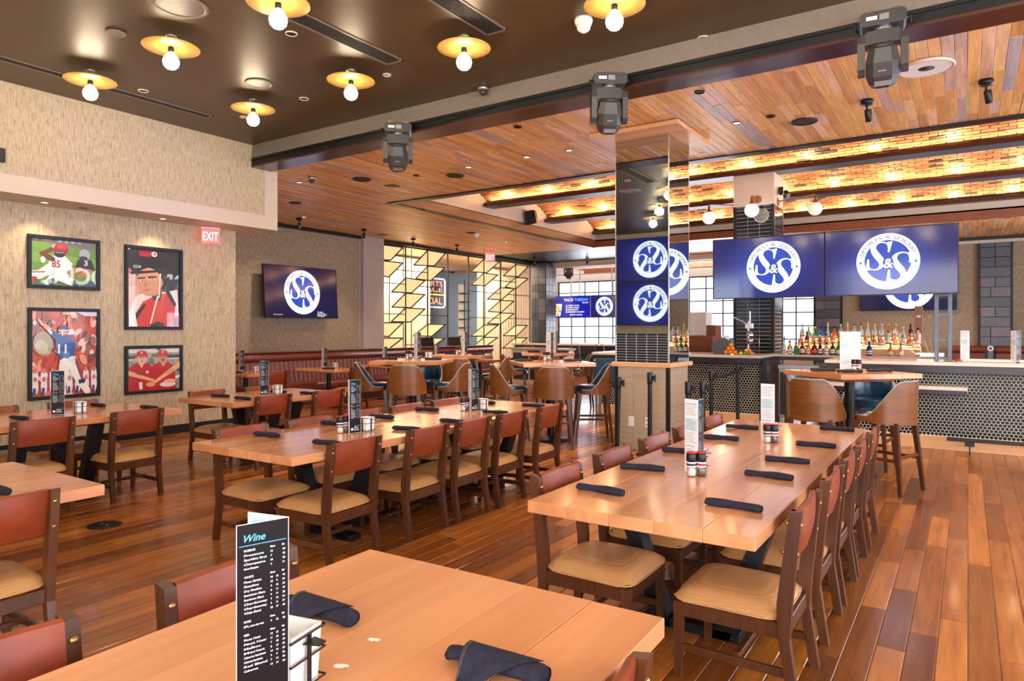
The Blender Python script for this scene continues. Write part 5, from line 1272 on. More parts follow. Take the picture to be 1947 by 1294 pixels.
spot((-6.2, 6.3, 3.7), (-9.9, 4.3, 2.9), 70, 70, (0.35, 0.25, 1.0), 1.0, 0.1)
# adjustable spot lamps
def make_track():
    r = thing('surface_spotlight', 'spot', 'spotlight')
    q = MB(); q.lathe([(0.001, 0), (0.065, 0), (0.065, -0.05), (0.001, -0.05)], 20); q.build('base', 'black', r)
    q = MB(); q.cyl((0, 0, -0.05), (0, 0, -0.11), 0.012, None, 10); q.build('stem', 'black', r)
    q = MB(); q.lathe([(0.03, -0.10), (0.036, -0.11), (0.036, -0.23), (0.030, -0.235)], 18); h = q.build('barrel', 'black', r)
    q = MB(); q.lathe([(1e-6, -0.228), (0.030, -0.228)], 16); q.build('lens', 'spotlit', h)
    return r
tr0 = make_track()
for i, (x, y, rz, lab) in enumerate(((-12.58, 10.2, 0, 'above the wall television, left'), (-12.58, 12.19, 0, 'above the grey pier'), (-12.75, 14.21, 0, 'before the lattice screen, left'), (-12.62, 15.99, 0, 'before the lattice screen, middle'), (-12.6, 20.3, 0, 'by the tiled pier, far'), (-0.92, 8.40, 0.5, 'at the right under the wooden ceiling'), (0.155, 8.39, 0.3, 'at the far right under the wooden ceiling'), (-11.2, 21.6, 0, 'before the far windows'))):
    r = tr0 if i == 0 else clone(tr0, (x, y, 4.065)); r.location = (x, y, 4.065); r.rotation_euler = (0, 0, rz); tag(r, 'black adjustable spotlight %s' % lab, None, 'black surface spotlights')
    if i in (5, 6):
        for c in r.children:
            if c.name.startswith('barrel'): c.rotation_euler = (0.25, -0.2, 0)
    if i < 5 : spot((x, y, 3.82), (x-0.6, y, 0.5), 70, 60, WARM)
# camera pods
dome(-9.0, 7.55, 4.06, 'small black camera on the wooden ceiling by the white soffit end')
# ring light of the right side of the wooden ceiling
r = thing('disc_speaker', 'pale blue round ceiling speaker beside the right moving light', 'speaker', (-0.33, 7.62, 4.04))
q = MB(); q.lathe([(0.235, 0.02), (0.24, 0.0), (0.225, -0.012), (0.215, 0.0)], 36); q.build('rim', 'white', r); q = MB(); q.lathe([(0.07, -0.004), (0.215, -0.004)], 32); q.build('cone', 'whitepl', r); q = MB(); q.lathe([(1e-6, -0.012), (0.07, 0.0)], 20); q.build('centre', 'spk', r)

# moving head stage lights
def make_head():
    r = thing('moving_stage_light', 'stage light', 'stage light')
    q = MB(); q.prism([(-0.15, 0.0), (-0.17, 0.03), (-0.17, 0.09), (-0.14, 0.115), (0.14, 0.115), (0.17, 0.09), (0.17, 0.03), (0.15, 0.0)], 'y', -0.11, 0.11); b = q.build('base_box', 'blackp', r)
    q = MB(); q.cbox(-0.12, -0.04, -0.116, -0.11, 0.045, 0.075, 0.001); q.build('data_label', 'whitepl', b)
    q = MB(); q.cbox(-0.025, 0.045, -0.116, -0.11, 0.035, 0.085, 0.001); q.build('display', 'steel', b)
    q = MB()
    for sx in (-1, 1): q.tube([(sx*0.165, -0.07, 0.03), (sx*0.20, -0.07, 0.045), (sx*0.20, 0.07, 0.045), (sx*0.165, 0.07, 0.03)], 0.009, 6)
    q.build('handle', 'black', b)
    q = MB()
    for sx in (-1, 1): q.cbox(sx*0.10-0.03, sx*0.10+0.03, -0.03, 0.03, 0.115, 0.16, 0.004); q.cyl((sx*0.10, -0.04, 0.14), (sx*0.10, 0.04, 0.14), 0.02, None, 10)
    q.cbox(-0.14, 0.14, -0.02, 0.02, 0.125, 0.14, 0.002); q.build('clamp', 'brass', b)
    q = MB(); q.cyl((0, 0, -0.02), (0, 0, 0.0), 0.07, None, 20); q.build('pan_ring', 'steel', r)
    yk = MB(); yk.prism([(-0.165, -0.08), (-0.11, -0.02), (0.11, -0.02), (0.165, -0.08), (0.165, -0.13), (-0.165, -0.13)], 'y', -0.05, 0.05); yoke = yk.build('yoke', 'blackp', r)
    for sx in (-1, 1):
        q = MB(); x0, x1 = (0.13, 0.185) if sx > 0 else (-0.185, -0.13)
        q.prism([(-0.06, -0.06), (0.06, -0.06), (0.07, -0.12), (0.06, -0.33), (0.03, -0.37), (-0.03, -0.37), (-0.06, -0.33), (-0.07, -0.12)], 'x', x0, x1); q.build('yoke_arm', 'blackp', yoke)
    head = MB()
    n = 8
    def ring(z, w, d): return [(w*c, d*s_, z) for c, s_ in ((1, .45), (.55, 1), (-.55, 1), (-1, .45), (-1, -.45), (-.55, -1), (.55, -1), (1, -.45))]
    rs = [ring(0.15, .075, .075), ring(0.13, .10, .10), ring(0.02, .125, .125), ring(-0.09, .125, .12), ring(-0.16, .10, .10), ring(-0.19, .07, .07)]
    v = sum(rs, []); f = [(i*8+k, (i+1)*8+k, (i+1)*8+(k+1) % 8, i*8+(k+1) % 8) for i in range(5) for k in range(8)]+[tuple(range(8)), tuple(range(47, 39, -1))]
    head.add(v, f); h = head.build('lamp_head', 'blackp', r, (0, 0, -0.28), (0.42, 0, 0))
    q = MB(); q.lathe([(0.085, 0.13), (0.085, 0.155), (0.06, 0.165), (0.055, 0.15), (1e-6, 0.145)], 24); q.build('lens_ring', 'blackp', h)
    q = MB(); q.lathe([(1e-6, 0.152), (0.05, 0.152)], 20); q.build('lens', 'steel', h)
    q = MB(); q.cbox(-0.035, 0.025, -0.128, -0.122, -0.052, -0.040, 0.001); q.build('name_plate', 'grey_band', h)
    q = MB()
    for k in range(5): q.box(-0.06, 0.06, -0.11, -0.10, -0.165+0.008*k, -0.161+0.008*k)
    q.build('vent_slots', 'steel', h)
    return r
mh0 = make_head()
for i, (x, y, rz, lab) in enumerate(((-6.02, 6.42, 0.75, 'left'), (-3.06, 6.38, 0.62, 'middle'), (-0.585, 6.40, 0.10, 'right'))):
    r = mh0 if i == 0 else clone(mh0, (x, y, 4.03)); r.location = (x, y, 4.03); r.rotation_euler = (0, 0, rz); tag(r, 'black moving head stage light on the ceiling beam, %s of three' % lab, None, 'moving head lights on the beam')
r = clone(mh0, (-13.0, 23.5, 4.0), 0.4, 'distant black moving head light before the far windows', 'moving head light of the far room')
q = MB(); q.tube([(-5.8, 6.5, 4.12), (-5.6, 6.48, 4.05), (-5.3, 6.5, 4.11), (-4.6, 6.53, 4.15)], 0.006, 6); tag(q.build('power_cable', 'black'), 'thin cable from the left moving head light along the beam', 'cable')

# ============================================================ MIRRORED COLUMN
CX0, CX1, CY0, CY1 = -3.845, -3.111, 8.209, 8.945
col = thing('mirrored_column', 'square column with mirror glass above and taupe tiles below', 'column', ((CX0+CX1)/2, (CY0+CY1)/2, 0)); w = (CX1-CX0)/2
q = MB(); q.box(-w+0.014, w-0.014, -w+0.014, w-0.014, 0, 4.0); q.build('grout_core', 'lightgrout', col)
tilem = {}
def tile_face(parent, w_, z0, z1, rows, cols, face, mat, name='tile', stagger=False, th=0.012, gap=0.003, half=None):
    h = (z1-z0)/rows; hw = half if half else w_; cw = 2*w_/cols
    key = (round(h, 4), round(cw, 4), mat)
    if key not in tilem: q = MB(); q.cbox(-cw/2+gap, cw/2-gap, -th, 0, -h/2+gap, h/2-gap, 0.002); tilem[key] = q.mesh(name, mat)
    for r_ in range(rows):
        for c in range(cols):
            a = -w_+(c+0.5)*cw; z = z0+(r_+0.5)*h
            if face == '-y': link(name, tilem[key], parent, (a, -hw+th, z))
            elif face == '+x': link(name, tilem[key], parent, (hw-th, a, z), (0, 0, HP))
for fc in ('-y', '+x'): tile_face(col, w-0.035, 0.0, 1.065, 15, 3, fc, 'greytile', half=w)
for (x, y) in ((-w, -w), (w, -w), (w, w), (-w, w)):
    q = MB(); q.cbox(min(x, x-math.copysign(0.045, x)), max(x, x-math.copysign(0.045, x)), min(y, y-math.copysign(0.045, y)), max(y, y-math.copysign(0.045, y)), 0, 1.07, 0.002); o = q.build('corner_guard', 'black', col)
    o.scale = (1.012, 1.012, 1)
    q = MB(); x2 = x; q.cbox(min(x, x-math.copysign(0.014, x)), max(x, x-math.copysign(0.014, x)), min(y, y-math.copysign(0.014, y)), max(y, y-math.copysign(0.014, y)), 1.125, 4.0, 0.002); o = q.build('metal_corner', 'silverframe', col); o.scale = (1.006, 1.006, 1)
q = MB(); q.cbox(-w-0.04, w+0.04, -w-0.04, w+0.04, 1.07, 1.125, 0.004); q.build('wooden_ledge', 'oak', col)
for fc in ('-y', '+x', '+y', '-x'):
    z0 = 1.50 if fc == '-y' else 1.125
    q = MB(); q.box(-w+0.012, w-0.012, -0.008, 0.0, z0, 4.0)
    o = q.build('mirror_panel', 'mirror', col); o.location = {'-y': (0, -w+0.006, 0), '+x': (w-0.006, 0, 0), '+y': (0, w-0.006, 0), '-x': (-w+0.006, 0, 0)}[fc]; o.rotation_euler = (0, 0, {'-y': 0, '+x': HP, '+y': PI, '-x': -HP}[fc])
q = MB(); q.box(-w+0.01, w-0.01, -w+0.003, -w+0.008, 1.125, 1.5); q.build('grout_panel', 'lightgrout', col)
tile_face(col, w-0.014, 1.127, 1.50, 11, 5, '-y', 'blacktile', 'glossy_tile', th=0.012, gap=0.0015, half=w)
q = MB(); q.cbox(-w-0.20, w+0.25, -w-0.36, w+0.1, 4.0, 4.055, 0.004); q.build('ceiling_cap', 'oak', col)
for (x, m) in ((-0.14, 'switch_plate'), (0.09, 'socket_plate')):
    q = MB(); q.cbox(x-0.04, x+0.04, -w-0.008, -w, 0.30, 0.43, 0.003); o = q.build(m, 'whitepl', col)
    q = MB()
    if 'socket' in m:
        for dz in (0.335, 0.395): q.cbox(x-0.022, x-0.004, -w-0.010, -w-0.008, dz-0.008, dz+0.008, 0.001); q.cbox(x+0.004, x+0.022, -w-0.010, -w-0.008, dz-0.008, dz+0.008, 0.001)
        q.build('socket_slot', 'grey_band', o)
    else: q.cbox(x-0.010, x+0.010, -w-0.011, -w-0.008, 0.345, 0.385, 0.001); q.build('rocker', 'whitepl', o)

# ============================================================ BAR
def hex_wall(parent, x0, x1, y, z0, z1, single, p=0.0450):
    """pointy topped hexagon tiles on a face looking towards -Y"""
    R = p/math.sqrt(3)*0.86; q = MB(); v = [(R*math.sin(k*PI/3), 0, R*math.cos(k*PI/3)) for k in range(6)]; v2 = [(a*0.90, -0.004, c*0.90) for a, b, c in v]
    vs = v+v2; fs = [(6, 7, 8, 9, 10, 11)]+[(k, (k+1) % 6, 6+(k+1) % 6, 6+k) for k in range(6)]
    q.add(vs, fs); me = q.mesh('hexagon_tile', 'hex'); rest = MB(); al = []
    dz = p*math.sqrt(3)/2; r_ = 0
    while z0+R+r_*dz < z1-R*0.5:
        x = x0+p/2+(r_ % 2)*p/2
        while x < x1-p/3: al.append((x, z0+R+r_*dz)); x += p
        r_ += 1
    vis = sorted((d, i) for i, (x, z) in enumerate(al) for d in [seen((x, y, z), 1.0)] if d)
    vis = [t_ for t_ in vis if al[t_[1]][0] > -0.62] if single > 200 else vis
    ch = set(i for d, i in vis[:single])
    for i, (x, z) in enumerate(al):
        if i in ch: link('hexagon_tile', me, parent, (x, y, z))
        else: rest.add(vs, fs, None, False, Matrix.Translation((x, y, z)))
    if rest.v: tag(rest.build('hexagon_tiles_beyond', 'hex', parent), kind='stuff')
def bar(name, label, x0, x1, y0, y1, ztop, single):
    r = thing(name, label, 'bar counter', (0, 0, 0))
    q = MB(); q.box(x0, x1, y0, y0+0.12, 0, ztop-0.1); q.build('front_panel', 'grout', r)
    q = MB(); q.cbox(x0, x1, y0-0.022, y0, 0, 0.17, 0.003); q.build('toe_board', 'oak', r)
    q = MB(); q.cbox(x0-0.02, x1+0.02, y0-0.22, y1, ztop-0.045, ztop, 0.004); q.build('worktop', 'counter', r)
    q = MB(); q.cbox(x0-0.01, x1+0.01, y0-0.21, y0-0.17, ztop-0.14, ztop-0.046, 0.004); q.box(x0, x1, y0-0.17, y1-0.02, ztop-0.10, ztop-0.046); q.build('apron', 'countblack', r)
    hex_wall(r, x0, x1, y0-0.0005, 0.175, ztop-0.10, single); return r
b1 = bar('bar_counter', 'hexagon tiled bar counter at the right, below the big screens', -1.62, 4.5, 10.43, 11.05, 1.135, 230)
b2 = bar('bar_counter', 'hexagon tiled bar counter behind the mirrored column', -5.70, -2.76, 11.43, 12.3, 1.135, 60)
q = MB(); q.cbox(-2.80, -2.68, 11.40, 12.3, 0, 1.04, 0.004); q.build('end_post', 'countblack', b2)
q = MB(); q.cbox(-1.74, -1.62, 10.42, 11.05, 0, 1.04, 0.004); q.build('end_post', 'countblack', b1)
# low shelf on the bar front
r = thing('bar_shelf', 'low stone shelf on the bar front under the counter', 'shelf', (-0.80, 10.30, 0))
q = MB(); q.cbox(-0.84, 0.80, -0.16, 0.125, 0.785, 0.83, 0.004); q.build('shelf_top', 'counter', r)
q = MB(); q.cbox(-0.83, 0.79, -0.15, 0.125, 0.73, 0.785, 0.004); q.build('shelf_apron', 'countblack', r)
# foot rail
r = thing('foot_rail', 'flat black foot rail on brackets along the bar base, right', 'rail', (0, 0, 0))
q = MB(); q.cbox(-0.22, 4.4, 10.16, 10.175, 0.155, 0.205, 0.003); q.build('rail_bar', 'black', r)
for x in (0.02, 1.4): 
    q = MB(); q.cbox(x-0.05, x+0.05, 10.175, 10.19, 0.10, 0.16, 0.002); q.cbox(x-0.008, x+0.008, 10.19, 10.41, 0.12, 0.15, 0.002); q.cbox(x-0.008, x+0.008, 10.16, 10.19, 0.0, 0.12, 0.002); q.build('bracket', 'black', r)
# screen posts
r = thing('screen_truss', 'pair of grey steel truss posts carrying the bar screens', 'stand', (-0.27, 10.60, 1.135))
for x in (-0.075, 0.075):
    q = MB(); q.cbox(x-0.022, x+0.022, -0.022, 0.022, 0, 1.0, 0.003); q.build('post', 'greysteel', r)
    q = MB(); q.cbox(x-0.022, x+0.022, 0.10, 0.14, 0, 1.0, 0.003); q.build('post', 'greysteel', r)
for z in (0.02, 0.26, 0.60, 0.85):
    q = MB(); q.cbox(-0.075, 0.075, -0.012, 0.012, z, z+0.03, 0.002); q.build('rung', 'greysteel', r)
q = MB(); q.cbox(-0.06, 0.06, -0.30, 0.12, 1.0, 1.04, 0.003); q.cbox(-2.6, 0.10, -0.30, -0.24, 0.98, 1.06, 0.004); q.build('screen_bracket', 'black', r)
# tiled bar column
bc = thing('tiled_bar_column', 'square column with glossy black tiles and cream top behind the bar', 'column', (-3.335, 13.52, 0)); w = 0.37
q = MB(); q.box(-w+0.014, w-0.014, -w+0.014, w-0.014, 0, 4.45); q.build('core', 'lightgrout', bc)
q = MB(); q.cbox(-w, w, -w, w, 3.86, 4.455, 0.004); q.build('plaster_top', 'white', bc)
tile_face(bc, w-0.05, 0.3, 3.86, 50, 3, '-y', 'blacktile', 'glossy_tile', half=w, gap=0.0035)
tile_face(bc, w-0.05, 0.3, 3.86, 50, 3, '+x', 'blacktile', 'glossy_tile', half=w, gap=0.0035)
for (x, y) in ((-w, -w), (w, -w), (w, w)):
    q = MB(); q.cbox(min(x, x-math.copysign(0.055, x)), max(x, x-math.copysign(0.055, x)), min(y, y-math.copysign(0.055, y)), max(y, y-math.copysign(0.055, y)), 0, 3.865, 0.003); o = q.build('corner_guard', 'black', bc); o.scale = (1.012, 1.012, 1)
r = thing('wall_spotlight', 'small black spotlight on the right side of the tiled bar column', 'spotlight', (-2.93, 13.5, 4.15))
q = MB(); q.cbox(-0.02, 0.06, -0.06, 0.06, -0.07, 0.07, 0.006); q.build('base', 'black', r); q = MB(); q.cyl((0.10, -0.05, -0.03), (0.17, -0.14, -0.12), 0.04, 0.05, 16); q.build('barrel', 'black', r); q = MB(); q.cyl((0.171, -0.141, -0.121), (0.172, -0.142, -0.122), 0.044, None, 16); q.build('lens', 'steel', r)
def sconce(base, out, lab, litm):
    """brass arm with an opal globe; base on the column, out = horizontal vector to the lamp"""
    r = thing('globe_sconce', lab, 'wall lamp', base, 0, 'brass globe sconces on the bar column'); o = Vector(out)
    q = MB(); n = o.normalized(); q.cyl((0, 0, 0), tuple(n*0.02), 0.075, None, 24); q.cyl(tuple(n*0.02), tuple(n*0.05), 0.03, 0.02, 16); q.build('wall_plate', 'brass', r)
    q = MB(); q.tube([tuple(n*0.03), tuple(o*0.95+Vector((0, 0, 0.05))), tuple(o+Vector((0, 0, 0.04))), tuple(o+Vector((0, 0, -0.02)))], 0.010, 8); q.build('arm', 'brass', r)
    q = MB(); q.lathe([(0.018, 0.02), (0.022, -0.02), (0.03, -0.06), (0.055, -0.10), (0.085, -0.125), (0.09, -0.135)], 24, None, tuple(o)); q.build('lamp_cup', 'brass', r)
    q = MB(); q.sphere(tuple(o+Vector((0, 0, -0.215))), 0.125, 24, 12); q.build('globe', litm, r)
    if litm == 'globe': point(tuple(Vector(base)+o+Vector((0, 0, -0.215))), 10, 0.145, WARM)
sconce((-3.26, 13.15, 3.97), (-0.02, -0.34, -0.03), 'lit globe sconce on the front of the tiled bar column', 'globe')
sconce((-3.705, 13.4, 3.95), (-0.55, 0.0, 0.02), 'lit globe sconce on a long arm left of the tiled bar column', 'globe')
sconce((-2.965, 13.45, 3.95), (0.65, 0.0, 0.02), 'unlit cream globe sconce on a long arm right of the tiled bar column', 'globe_dim')

# uplights along the beams
def make_up():
    r = thing('vault_uplight', 'uplight', 'uplight')
    q = MB(); q.lathe([(0.03, -0.05), (0.045, 0), (0.04, 0.005)], 16); q.build('cup', 'black', r); q = MB(); q.lathe([(1e-6, 0.0), (0.04, 0.0)], 14); q.build('lens', 'spotlit', r); return r
up0 = make_up(); k = 0
for ri, (yy, x0) in enumerate(((13.17, -8.88), (15.97, -8.87), (18.79, -8.93))):
    for i in range(11):
        x = x0+1.084*i; r = up0 if k == 0 else clone(up0, (x, yy, 4.53)); r.location = (x, yy, 4.512); k += 1
        tag(r, 'small uplight glowing on the brick vault, %s beam, %s from the left' % (('nearest', 'middle', 'farthest')[ri], NTH[i]), None, 'uplights of the %s vault beam' % ('nearest', 'middle', 'farthest')[ri])
        s_ = spot((x, yy-0.01, 4.55), (x, yy-0.45, 5.05), 34, 165, (1.0, 0.66, 0.32), 0.8, 0.06)
for yy in (13.2, 16.0, 18.82):
    a_ = area('vault_fill_strip', (-3.6, yy, 4.56), (-3.6, yy-0.55, 5.3), 11.6, 0.06, 62, (1.0, 0.62, 0.30))  # added fill strips without a fixture, evening out the glow on the brick
for yy in (25.5, 28.5):
    for i in range(9): spot((-15+1.3*i, yy, 4.5), (-15+1.3*i, yy-0.6, 5.0), 60, 130, (1.0, 0.66, 0.30), 0.9, 0.05)
# black loudspeaker in the recess
r = thing('wall_loudspeaker', 'black loudspeaker on the white edge wall of the brick vault recess', 'speaker', (-9.40, 15.0, 4.45)); r.rotation_euler = (0.15, -0.2, 0.3)
q = MB(); q.prism([(-0.13, -0.17), (0.13, -0.17), (0.10, 0.17), (-0.10, 0.17)], 'y', -0.14, 0.14); q.build('cabinet', 'black', r); q = MB(); q.cbox(0.125, 0.14, -0.12, 0.12, -0.15, 0.15, 0.004); q.build('grille', 'blackp', r); q = MB(); q.cbox(-0.16, -0.10, -0.03, 0.03, -0.03, 0.03, 0.003); q.build('bracket', 'black', r)

# bottles
BP = {'tall': [(0.036, 0), (0.038, 0.01), (0.038, 0.17), (0.030, 0.20), (0.014, 0.225), (0.013, 0.285), (0.016, 0.287), (0.016, 0.305), (0.001, 0.306)],
      'round': [(0.045, 0), (0.05, 0.01), (0.052, 0.11), (0.042, 0.15), (0.018, 0.18), (0.015, 0.23), (0.019, 0.232), (0.019, 0.262), (0.001, 0.263)],
      'square': [(0.042, 0), (0.044, 0.01), (0.044, 0.13), (0.036, 0.15), (0.017, 0.165), (0.016, 0.20), (0.021, 0.202), (0.021, 0.235), (0.001, 0.236)],
      'slim': [(0.032, 0), (0.034, 0.01), (0.034, 0.13), (0.026, 0.17), (0.013, 0.20), (0.012, 0.26), (0.014, 0.262), (0.012, 0.31), (0.004, 0.35), (0.001, 0.351)]}
CN = {'clear': (196, 200, 196), 'amber': (226, 128, 48), 'dark red': (120, 24, 24), 'green': (30, 140, 62), 'pale green': (150, 196, 160), 'cobalt blue': (18, 40, 170), 'bright blue': (30, 110, 220), 'honey': (236, 160, 80), 'brown': (84, 42, 24), 'pink': (236, 140, 120), 'black': (28, 26, 28), 'frosted white': (212, 214, 216)}
bi = [0]
def bottle(x, y, z, kind, colr, cap, lab, group, lbl=(232, 226, 214), s=1.0):
    bi[0] += 1
    r = thing('liquor_bottle', lab, 'bottle', (x, y, z), random.random()*6, group); r.scale = (s, s, s); P = BP[kind]; nb = len(P)-4
    q = MB(); q.lathe(P[:-3], 14, srgb(*CN[colr])); q.build('glass_body', 'bottle', r)
    q = MB(); q.lathe([P[-4]]+P[-3:], 12, srgb(*cap)); q.build('cap', 'print', r)
    rb = P[2][0]; q = MB(); q.lathe([(rb+0.0008, P[2][1]*0.25), (rb+0.0008, P[2][1]*0.82)], 14, srgb(*lbl)); q.lathe([(rb+0.0012, P[2][1]*0.5), (rb+0.0012, P[2][1]*0.62)], 14, srgb(*random.choice(((60, 50, 50), (160, 40, 40), (40, 60, 90), (190, 150, 70))))); q.build('paper_label', 'print', r)
# stepped display with light under it
disp = thing('bottle_steps', 'stepped wooden bottle display with glowing warm light behind the bar', 'display', (0, 0, 0))
q = MB(); q.cbox(-3.0, -0.45, 12.25, 12.95, 1.03, 1.09, 0.004); q.build('back_counter', 'countblack', disp)
q = MB(); q.cbox(-3.0, -0.45, 12.22, 12.98, 1.09, 1.125, 0.004); q.build('counter_slab', 'counter', disp)
q = MB(); q.cbox(-2.45, -0.62, 12.50, 12.66, 1.125, 1.235, 0.004); q.build('step', 'oak', disp); q = MB(); q.cbox(-2.45, -0.62, 12.66, 12.82, 1.125, 1.345, 0.004); q.build('step', 'oak', disp)
q = MB(); q.box(-2.44, -0.63, 12.52, 12.65, 1.236, 1.240); q.box(-2.44, -0.63, 12.68, 12.81, 1.346, 1.350); q.build('led_strip', 'led', disp)
q = MB()
for x in (-2.9, -1.7, -0.55): q.cbox(x-0.03, x+0.03, 12.3, 12.9, 0, 1.03, 0.003)
q.build('support', 'countblack', disp)
g = 'bottles on the back bar display'
low = [(-2.62, 'slim', 'frosted white', 'short pale bottle at the left end of the lower row'), (-2.53, 'round', 'honey', 'squat honey coloured bottle, lower row, left'), (-2.43, 'square', 'green', 'bottle with round green label in the lower row'), (-2.33, 'square', 'dark red', 'dark red bottle with white label, lower row'), (-2.235, 'slim', 'amber', 'slim bottle with big white label, lower row'),
       (-2.14, 'round', 'dark red', 'bottle with red round label, lower row'), (-2.05, 'slim', 'black', 'slim dark bottle with black neck, lower row'), (-1.955, 'square', 'clear', 'clear short bottle, lower row'), (-1.86, 'square', 'brown', 'brown bottle with dark label, lower row'), (-1.77, 'round', 'green', 'green bottle with silver label behind the cream menu, lower row'), (-1.68, 'square', 'pink', 'pinkish bottle hidden beside the cream menu, lower row'),
       (-1.32, 'round', 'cobalt blue', 'cobalt blue bottle standing in front of the steps'), (-1.02, 'round', 'amber', 'round small bottle with white label in front of the steps'), (-0.88, 'round', 'pink', 'squat bottle with orange label in front of the steps')]
for x, kd, c, lab in low: bottle(x, 12.36, 1.125, kd, c, random.choice(((30, 28, 30), (180, 40, 36), (40, 110, 60))), lab, g, (46, 140, 84) if 'green label' in lab else ((200, 60, 50) if 'red round' in lab else (232, 226, 214)), 0.78 if x > -1.4 and 'cobalt' not in lab else 0.9)
cols_ = ['pink', 'dark red', 'pink', 'amber', 'honey', 'amber', 'honey', 'green', 'pink', 'clear', 'honey', 'amber', 'pink', 'clear', 'honey', 'clear', 'amber', 'pink']
for i in range(18):
    x = -2.40+i*0.102; bottle(x, 12.58, 1.241, ('round', 'square', 'slim', 'tall')[(i*7) % 4], cols_[i], random.choice(((30, 28, 30), (200, 170, 90), (190, 60, 50), (220, 220, 220))), '%s bottle on the middle step, %s from the left' % (cols_[i], NTH[i]), 'bottles on the middle step', s=0.92)
cols2 = ['clear', 'pale green', 'green', 'bright blue', 'clear', 'amber', 'pale green', 'honey', 'frosted white', 'clear', 'clear', 'clear', 'clear', 'amber', 'honey', 'clear', 'brown', 'clear']
for i in range(18):
    x = -2.40+i*0.102; bottle(x, 12.74, 1.351, ('tall', 'round', 'round', 'round', 'slim', 'round', 'tall', 'slim', 'tall', 'tall', 'slim', 'tall', 'tall', 'tall', 'tall', 'round', 'tall', 'square')[i], cols2[i], random.choice(((210, 206, 200), (30, 28, 30), (230, 180, 70))), '%s bottle on the top step, %s from the left' % (cols2[i], NTH[i]), 'bottles on the top step', s=0.95)
l = bpy.data.lights.new('shelf_glow', 'AREA'); l.shape = 'RECTANGLE'; l.size = 1.9; l.size_y = 0.12; l.energy = 40; l.color = (1.0, 0.62, 0.28)
o = bpy.data.objects.new('shelf_glow', l); COL.objects.link(o); o.location = (-1.53, 12.86, 1.30); o.rotation_euler = (DG(115), 0, 0)
r = thing('bottle_box', 'tall brown gift box with white mark behind the bottles', 'box', (-0.66, 12.88, 1.125)); q = MB(); q.cbox(-0.055, 0.055, -0.05, 0.05, 0, 0.80, 0.003); q.build('carton', 'beam_wood', r); q = MB(); rect2(q, -0.03, 0.0, 0.03, 0.025, srgb(226, 220, 214)); rect2(q, -0.02, 0.035, 0.02, 0.042, srgb(226, 220, 214)); o = q.build('printed_mark', 'print', r, (0, -0.052, 0.62), (HP, 0, 0))
# bar tools
r = thing('menu_caddy', 'clear box of slanting menus and papers behind the screen posts', 'holder', (-0.42, 10.80, 1.135))
q = MB(); q.box(-0.16, 0.16, -0.09, -0.085, 0, 0.10); q.box(-0.16, 0.16, 0.085, 0.09, 0, 0.10); q.box(-0.16, -0.155, -0.09, 0.09, 0, 0.1); q.box(0.155, 0.16, -0.09, 0.09, 0, 0.1); q.build('clear_box', 'acrylic', r)
for i in range(7):
    q = MB(); q.cbox(-0.003, 0.003, -0.07, 0.07, 0, 0.22+0.03*(i % 3), 0.001); o = q.build('paper_card', ('whitepl', 'black', 'white', 'black', 'brass', 'white', 'black')[i], r, (-0.12+0.03*i, 0, 0.02), (0, -0.75+0.12*i, 0.1))
r = thing('spoon_jar', 'red lidded jar lying by the screen posts on the bar', 'jar', (-0.10, 10.50, 1.135)); q = MB(); q.lathe([(0.03, 0), (0.035, 0.01), (0.03, 0.03), (0.001, 0.035)], 16, srgb(180, 40, 34)); q.build('lid', 'print', r); q = MB(); q.lathe([(0.036, 0), (0.036, 0.008)], 16); q.build('ring', 'steel', r)
r = thing('bar_mat', 'long pale tray lying on the bar counter at the right', 'tray', (0.35, 10.62, 1.135)); q = MB(); q.cbox(-0.40, 0.40, -0.07, 0.07, 0, 0.035, 0.004); q.build('tray_body', 'whitepl', r); q = MB(); q.cbox(-0.40, 0.40, -0.075, -0.07, 0.004, 0.03, 0.001); q.build('front_strip', 'counter', r)
r = thing('undercounter_cooler', 'stainless undercounter cooler seen through the bar opening', 'cooler', (-2.2, 12.15, 0.0))
q = MB(); q.cbox(-0.40, 0.40, -0.3, 0.08, 0.1, 0.96, 0.006); q.build('body', 'steel', r); q = MB(); q.cbox(-0.41, 0.41, -0.33, 0.08, 0.90, 0.97, 0.006); q.build('lid', 'steel', r)
for x in (-0.2, 0.2): q = MB(); q.cbox(x-0.18, x+0.18, -0.31, -0.30, 0.15, 0.85, 0.003); q.build('door', 'blackp', r)
r = thing('cash_terminal', 'black curved register terminal on the bar counter by the oranges', 'register', (-3.44, 11.65, 1.135)); r.rotation_euler = (0, 0, 0.25)
q = MB(); q.prism([(-0.16, 0), (0.10, 0), (0.12, 0.06), (0.10, 0.22), (0.0, 0.28), (-0.10, 0.26), (-0.18, 0.16), (-0.21, 0.12)], 'y', -0.12, 0.10); q.build('housing', 'blackp', r)
q = MB(); q.cbox(0.02, 0.16, -0.02, 0.14, 0.12, 0.25, 0.01); q.build('side_lid', 'greysteel', r); q = MB(); q.cyl((-0.02, 0.0, 0.26), (0.08, 0.0, 0.26), 0.05, None, 16); q.build('paper_roll', 'whitepl', r)
k = 0
for (dx, dy, dz) in ((0, 0, 0), (0.075, 0, 0), (0.15, 0, 0), (0.037, 0.06, 0), (0.112, 0.06, 0), (0.037, 0.02, 0.06), (0.105, 0.02, 0.06), (0.07, 0.04, 0.12)):
    r = thing('orange', 'orange in the small heap on the bar counter, %s layer' % ('bottom', 'middle', 'top')[int(dz/0.06)], 'orange', (-3.36+dx, 11.48+dy, 1.173+dz), k, 'oranges on the bar counter'); q = MB(); q.sphere((0, 0, 0), 0.037, 16, 9, None, 0.96); q.build('fruit', 'orange', r); q = MB(); q.lathe([(0.004, 0.034), (0.003, 0.037)], 6); q.build('stem_scar', 'lime', r); k += 1
